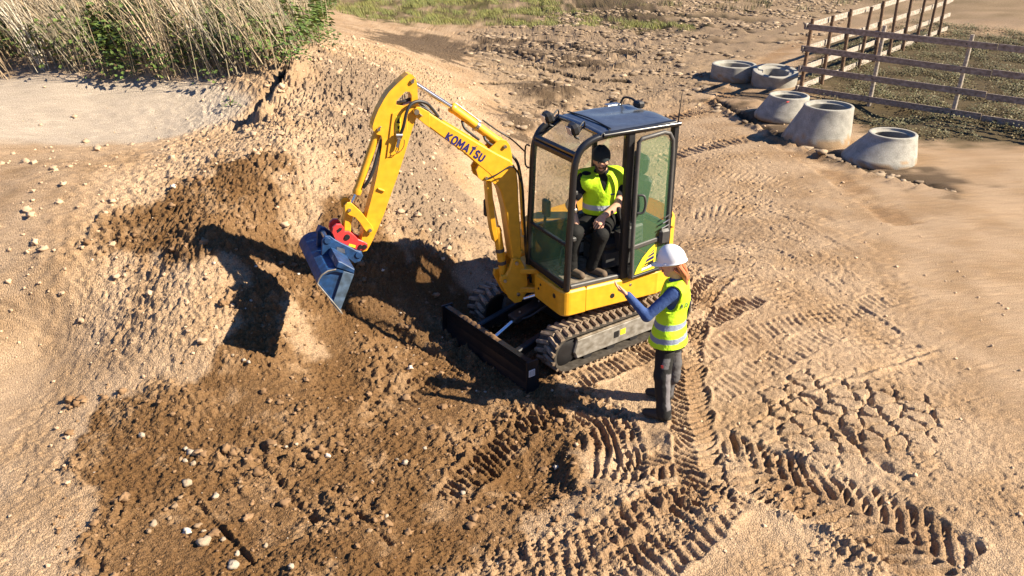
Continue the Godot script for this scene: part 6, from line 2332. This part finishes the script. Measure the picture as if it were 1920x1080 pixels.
func make_mud_clods() -> void:
	var rg := RandomNumberGenerator.new()
	rg.seed = 29
	var xf := []
	var co := []
	var nz := fnl(0.5, 44, 3)
	var zone := world_poly([[860,60],[1000,30],[1300,-5],[1640,-10],[1560,60],[1480,90],[1400,110],[1320,150],[1330,190],[1480,270],[1662,320],[1800,355],[1790,372],[1560,305],[1330,205],[1240,215],[1080,215],[940,260],[930,190],[880,130]])
	while xf.size() < 5200:
		var x := rg.randf_range(-3.0, 20.0)
		var z := rg.randf_range(-46.0, -13.0)
		if not Geometry2D.is_point_in_polygon(Vector2(x, z), zone): continue
		if nz.get_noise_2d(x * 0.5, z) + rg.randf_range(-0.25, 0.25) < 0.08: continue
		var r := 0.012 + 0.075 * pow(rg.randf(), 3.0)
		xf.append(Transform3D(Basis.from_euler(Vector3(rg.randf_range(-0.4, 0.4), rg.randf() * TAU, rg.randf_range(-0.4, 0.4))).scaled(Vector3(r * rg.randf_range(1.0, 1.9), r * 0.8, r)), Vector3(x, h_at(x, z) + r * 0.15, z)))
		var c := Vector3(0.15, 0.105, 0.065).lerp(Vector3(0.40, 0.30, 0.20), rg.randf() * rg.randf())
		co.append(Color(c.x, c.y, c.z))
	var o := copies("mud_clods", rock_mesh(93, 0.8, 0.9), M.vertex, xf, co)
	o.set_meta("kind", "stuff")
	tag(o, "dark mud clods thrown up along the far wheel ruts", "clods")
# a tuft of thin stalks: count, height, lean, spread, colours
func tuft(sd: int, count: int, hgt: float, wide: float, lean: Vector3, spread: float, c1: Color, c2: Color, droop := 0.25) -> ArrayMesh:
	var rg := RandomNumberGenerator.new()
	rg.seed = sd
	var mb := MB.new()
	for k in count:
		var b := Vector3(rg.randf_range(-spread, spread), 0, rg.randf_range(-spread, spread))
		var h := hgt * rg.randf_range(0.55, 1.1)
		var l := lean * h + Vector3(rg.randf_range(-0.38, 0.32), 0, rg.randf_range(-0.3, 0.3)) * h
		var a := rg.randf() * TAU
		var s := Vector3(cos(a), 0, sin(a)) * wide * rg.randf_range(0.7, 1.3)
		mb.col = c1.lerp(c2, rg.randf())
		var p := [b, b + Vector3(0, h * 0.4, 0) + l * 0.3, b + Vector3(0, h * 0.75, 0) + l * 0.7, b + Vector3(0, h, 0) + l * (1.0 + droop)]
		for i in 3:
			var w0: Vector3 = s * [1.0, 0.9, 0.7][i]
			var w1: Vector3 = s * [0.9, 0.7, 0.1][i]
			mb.quad(p[i] - w0, p[i] + w0, p[i + 1] + w1, p[i + 1] - w1)
	return mb.mesh()
func leafy(sd: int, count: int, size: float, radius: float, hgt: float, c1: Color, c2: Color) -> ArrayMesh:
	var rg := RandomNumberGenerator.new()
	rg.seed = sd
	var mb := MB.new()
	for k in count:
		var a := rg.randf() * TAU
		var r := radius * sqrt(rg.randf())
		var c := Vector3(cos(a) * r, hgt * rg.randf_range(0.15, 1.0) * (1.0 - 0.5 * r / radius), sin(a) * r)
		var d := Vector3(cos(a) + rg.randf_range(-0.6, 0.6), rg.randf_range(-0.5, 0.4), sin(a) + rg.randf_range(-0.6, 0.6)).normalized()
		var s := d.cross(Vector3.UP).normalized().rotated(d, rg.randf_range(-0.7, 0.7))
		var ln := size * rg.randf_range(0.6, 1.2)
		mb.col = c1.lerp(c2, rg.randf())
		var up := s.cross(d) * ln * 0.08
		mb.tri(c, c + d * ln * 0.5 + s * ln * 0.30 + up, c + d * ln)
		mb.tri(c, c + d * ln, c + d * ln * 0.5 - s * ln * 0.30 + up)
	return mb.mesh()
func world_poly(pix: Array) -> PackedVector2Array:
	var w := PackedVector2Array()
	for q in pix:
		var p := hit(q[0], q[1])
		if p.z < -60.0: p *= Vector3(60.0 / -p.z, 1, 60.0 / -p.z)
		w.append(Vector2(p.x, p.z))
	return w
func strew(poly: PackedVector2Array, per_m2: float, rg: RandomNumberGenerator, lo: float, hi: float, most: int, clump: FastNoiseLite = null, above := -0.1) -> Array:
	var a := Vector2(1e9, 1e9)
	var b := Vector2(-1e9, -1e9)
	for p in poly:
		a = a.min(p)
		b = b.max(p)
	var n := mini(int((b.x - a.x) * (b.y - a.y) * per_m2), most)
	var out := []
	for k in n:
		var p := Vector2(rg.randf_range(a.x, b.x), rg.randf_range(a.y, b.y))
		if not Geometry2D.is_point_in_polygon(p, poly): continue
		if clump and clump.get_noise_2d(p.x, p.y) + rg.randf_range(-0.2, 0.2) < above: continue
		var s := rg.randf_range(lo, hi)
		out.append(Transform3D(Basis(Vector3.UP, rg.randf_range(-0.5, 0.5)).scaled(Vector3(s, s * rg.randf_range(0.85, 1.15), s)), Vector3(p.x, h_at(p.x, p.y) - 0.02, p.y)))
	return out
func tints(n: int, rg: RandomNumberGenerator, lo: float, hi: float, warm := 0.1) -> Array:
	var out := []
	for k in n:
		var v := rg.randf_range(lo, hi)
		var w := rg.randf_range(-warm, warm)
		out.append(Color(v * (1.0 + w), v, v * (1.0 - w)))
	return out
func make_plants() -> void:
	var rg := RandomNumberGenerator.new()
	rg.seed = 77
	var bank := world_poly([[-700,160],[-100,152],[258,149],[372,147],[440,160],[500,130],[535,108],[570,92],[600,70],[585,45],[625,15],[640,-20],[300,-40],[-300,-40],[-700,0]])
	var clump := fnl(0.5, 3, 2)
	var straw1 := Color(0.40, 0.325, 0.225)
	var straw2 := Color(0.20, 0.15, 0.09)
	var g1 := Color(0.05, 0.085, 0.014)
	var g2 := Color(0.12, 0.17, 0.03)
	for k in 3:
		var xf := strew(bank, [6.5, 7.0, 3.0][k], rg, 0.7, 1.25, 9000, clump, [-0.35, -0.5, 0.05][k])
		var m: ArrayMesh = [tuft(5, 22, 1.35, 0.005, Vector3(-0.42, 0, 0.05), 0.26, straw1, straw2), tuft(6, 18, 1.05, 0.0045, Vector3(-0.30, 0, 0.15), 0.24, straw1, Color(0.33, 0.25, 0.15)), tuft(9, 16, 1.6, 0.006, Vector3(-0.55, 0, -0.1), 0.15, Color(0.52, 0.43, 0.31), straw1)][k]
		var o := copies("tall_dry_grass", m, M.leaf, xf, tints(xf.size(), rg, 0.75, 1.15))
		o.set_meta("kind", "stuff")
		tag(o, ["tall leaning straw coloured grass on the bank", "shorter dry grass stalks between the tall ones on the bank", "tallest pale reeds leaning over the bank"][k], "dry grass")
	var xf := strew(bank, 22.0, rg, 0.8, 1.7, 16000, fnl(0.7, 12, 2), -0.22)
	var o := copies("green_undergrowth", leafy(3, 46, 0.085, 0.26, 0.62, g1, g2), M.leaf, xf, tints(xf.size(), rg, 0.7, 1.3))
	o.set_meta("kind", "stuff")
	tag(o, "dense green nettles growing under the dry grass", "undergrowth")
	# short grass far behind
	var lawn := world_poly([[610,12],[700,-8],[1040,-16],[1060,22],[1180,42],[1310,46],[1290,60],[1130,54],[960,50],[800,45],[680,36]])
	xf = strew(lawn, 22.0, rg, 0.7, 1.5, 26000, fnl(0.45, 22, 3), -0.02)
	o = copies("short_grass", tuft(12, 16, 0.16, 0.006, Vector3(-0.1, 0, 0.1), 0.14, Color(0.13, 0.155, 0.03), Color(0.24, 0.22, 0.08)), M.leaf, xf, tints(xf.size(), rg, 0.7, 1.2))
	o.set_meta("kind", "stuff")
	tag(o, "patchy short green grass beyond the wheel ruts", "grass")
	var pit := world_poly([[1505,165],[1540,110],[1600,75],[1700,40],[1900,60],[2100,150],[2000,260],[1750,262],[1640,245],[1590,205],[1540,185]])
	xf = strew(pit, 30.0, rg, 0.5, 1.3, 9000, fnl(0.8, 25, 2), -0.1)
	o = copies("fence_weeds", leafy(8, 26, 0.06, 0.2, 0.20, Color(0.05, 0.06, 0.015), Color(0.16, 0.13, 0.06)), M.leaf, xf, tints(xf.size(), rg, 0.6, 1.2))
	o.set_meta("kind", "stuff")
	tag(o, "low brown and green weeds inside the fence", "weeds")
	# far strip of dead stalks along the top
	var far := world_poly([[1120,8],[1420,24],[1640,10],[1900,-10],[1900,-60],[1100,-60]])
	xf = strew(far, 2.0, rg, 0.5, 1.1, 6000, fnl(0.35, 27, 2), 0.0)
	o = copies("far_scrub", tuft(14, 24, 0.32, 0.01, Vector3(0.1, 0, 0), 0.3, Color(0.20, 0.16, 0.08), Color(0.12, 0.12, 0.04)), M.leaf, xf, tints(xf.size(), rg, 0.7, 1.2))
	o.set_meta("kind", "stuff")
	tag(o, "far low scrub of dead stalks beyond the sand", "scrub")
	# single plants
	for q in [[600, 92, 1.0, "green bush at the foot of the dry grass, above the sand ridge", 0.34, 0.45, 190], [432, 196, 0.5, "small lone green weed growing in the smooth sand bank", 0.13, 0.16, 40], [547, 118, 0.8, "low green bush between the dry grass and the sand peak", 0.26, 0.30, 120]]:
		var p := on_earth(q[0], q[1])
		var t := thing("bush" if q[2] > 0.6 else "weed", q[3], "bush" if q[2] > 0.6 else "weed", p)
		part_mesh(t, "leaves", leafy(int(q[0]), q[6], 0.075 if q[2] > 0.6 else 0.05, q[4], q[5], Color(0.035, 0.075, 0.012), Color(0.10, 0.17, 0.03)), M.leaf)
		var mb := MB.new()
		mb.tube(PackedVector3Array([Vector3(0, -0.05, 0), Vector3(0.01, q[5] * 0.5, 0.01), Vector3(0, q[5] * 0.9, 0)]), [0.012, 0.008, 0.003], 6)
		part(t, "stem", mb, M.wood_post)
# ---------------------------------------------------------------- the scene
func _ready() -> void:
	cam_f = Vector3(0, -sin(PITCH), -cos(PITCH))
	cam_u = Vector3(0, cos(PITCH), -sin(PITCH))
	var cam := Camera3D.new()
	cam.name = "camera"
	add_child(cam)
	cam.position = Vector3(0, CAM_H, 0)
	cam.rotation = Vector3(-PITCH, 0, 0)
	cam.fov = rad_to_deg(2.0 * atan(540.0 / FOC))
	cam.far = 400.0
	cam.current = true
	var env := Environment.new()
	env.background_mode = Environment.BG_SKY
	env.tonemap_mode = Environment.TONE_MAPPER_LINEAR
	env.tonemap_exposure = 2.95
	env.sdfgi_enabled = true
	env.ssao_enabled = true
	env.ssil_enabled = true
	var sky := Sky.new()
	var sm := ProceduralSkyMaterial.new()
	sm.sky_top_color = Color(0.26, 0.45, 0.74)
	sm.sky_horizon_color = Color(0.72, 0.79, 0.86)
	sm.sky_curve = 0.13
	sm.ground_bottom_color = Color(0.4, 0.33, 0.26)
	sm.ground_horizon_color = Color(0.6, 0.56, 0.5)
	sm.energy_multiplier = 1.0
	sky.sky_material = sm
	env.sky = sky
	env.background_energy_multiplier = 0.36
	var we := WorldEnvironment.new()
	we.name = "world_environment"
	we.environment = env
	add_child(we)
	var sun := DirectionalLight3D.new()
	sun.name = "sun"
	sun.light_energy = 1.5
	sun.light_color = Color(1.0, 0.945, 0.85)
	sun.light_angular_distance = 0.5
	sun.shadow_enabled = true
	add_child(sun)
	var az := deg_to_rad(192.0)
	var el := deg_to_rad(36.0)
	sun.look_at_from_position(Vector3.ZERO, Vector3(cos(az) * cos(el), -sin(el), sin(az) * cos(el)))
	make_materials()
	make_terrain()
	make_excavator()
	make_operator()
	make_woman()
	make_concrete()
	make_fence()
	make_stones()
	make_mud_clods()
	make_plants()
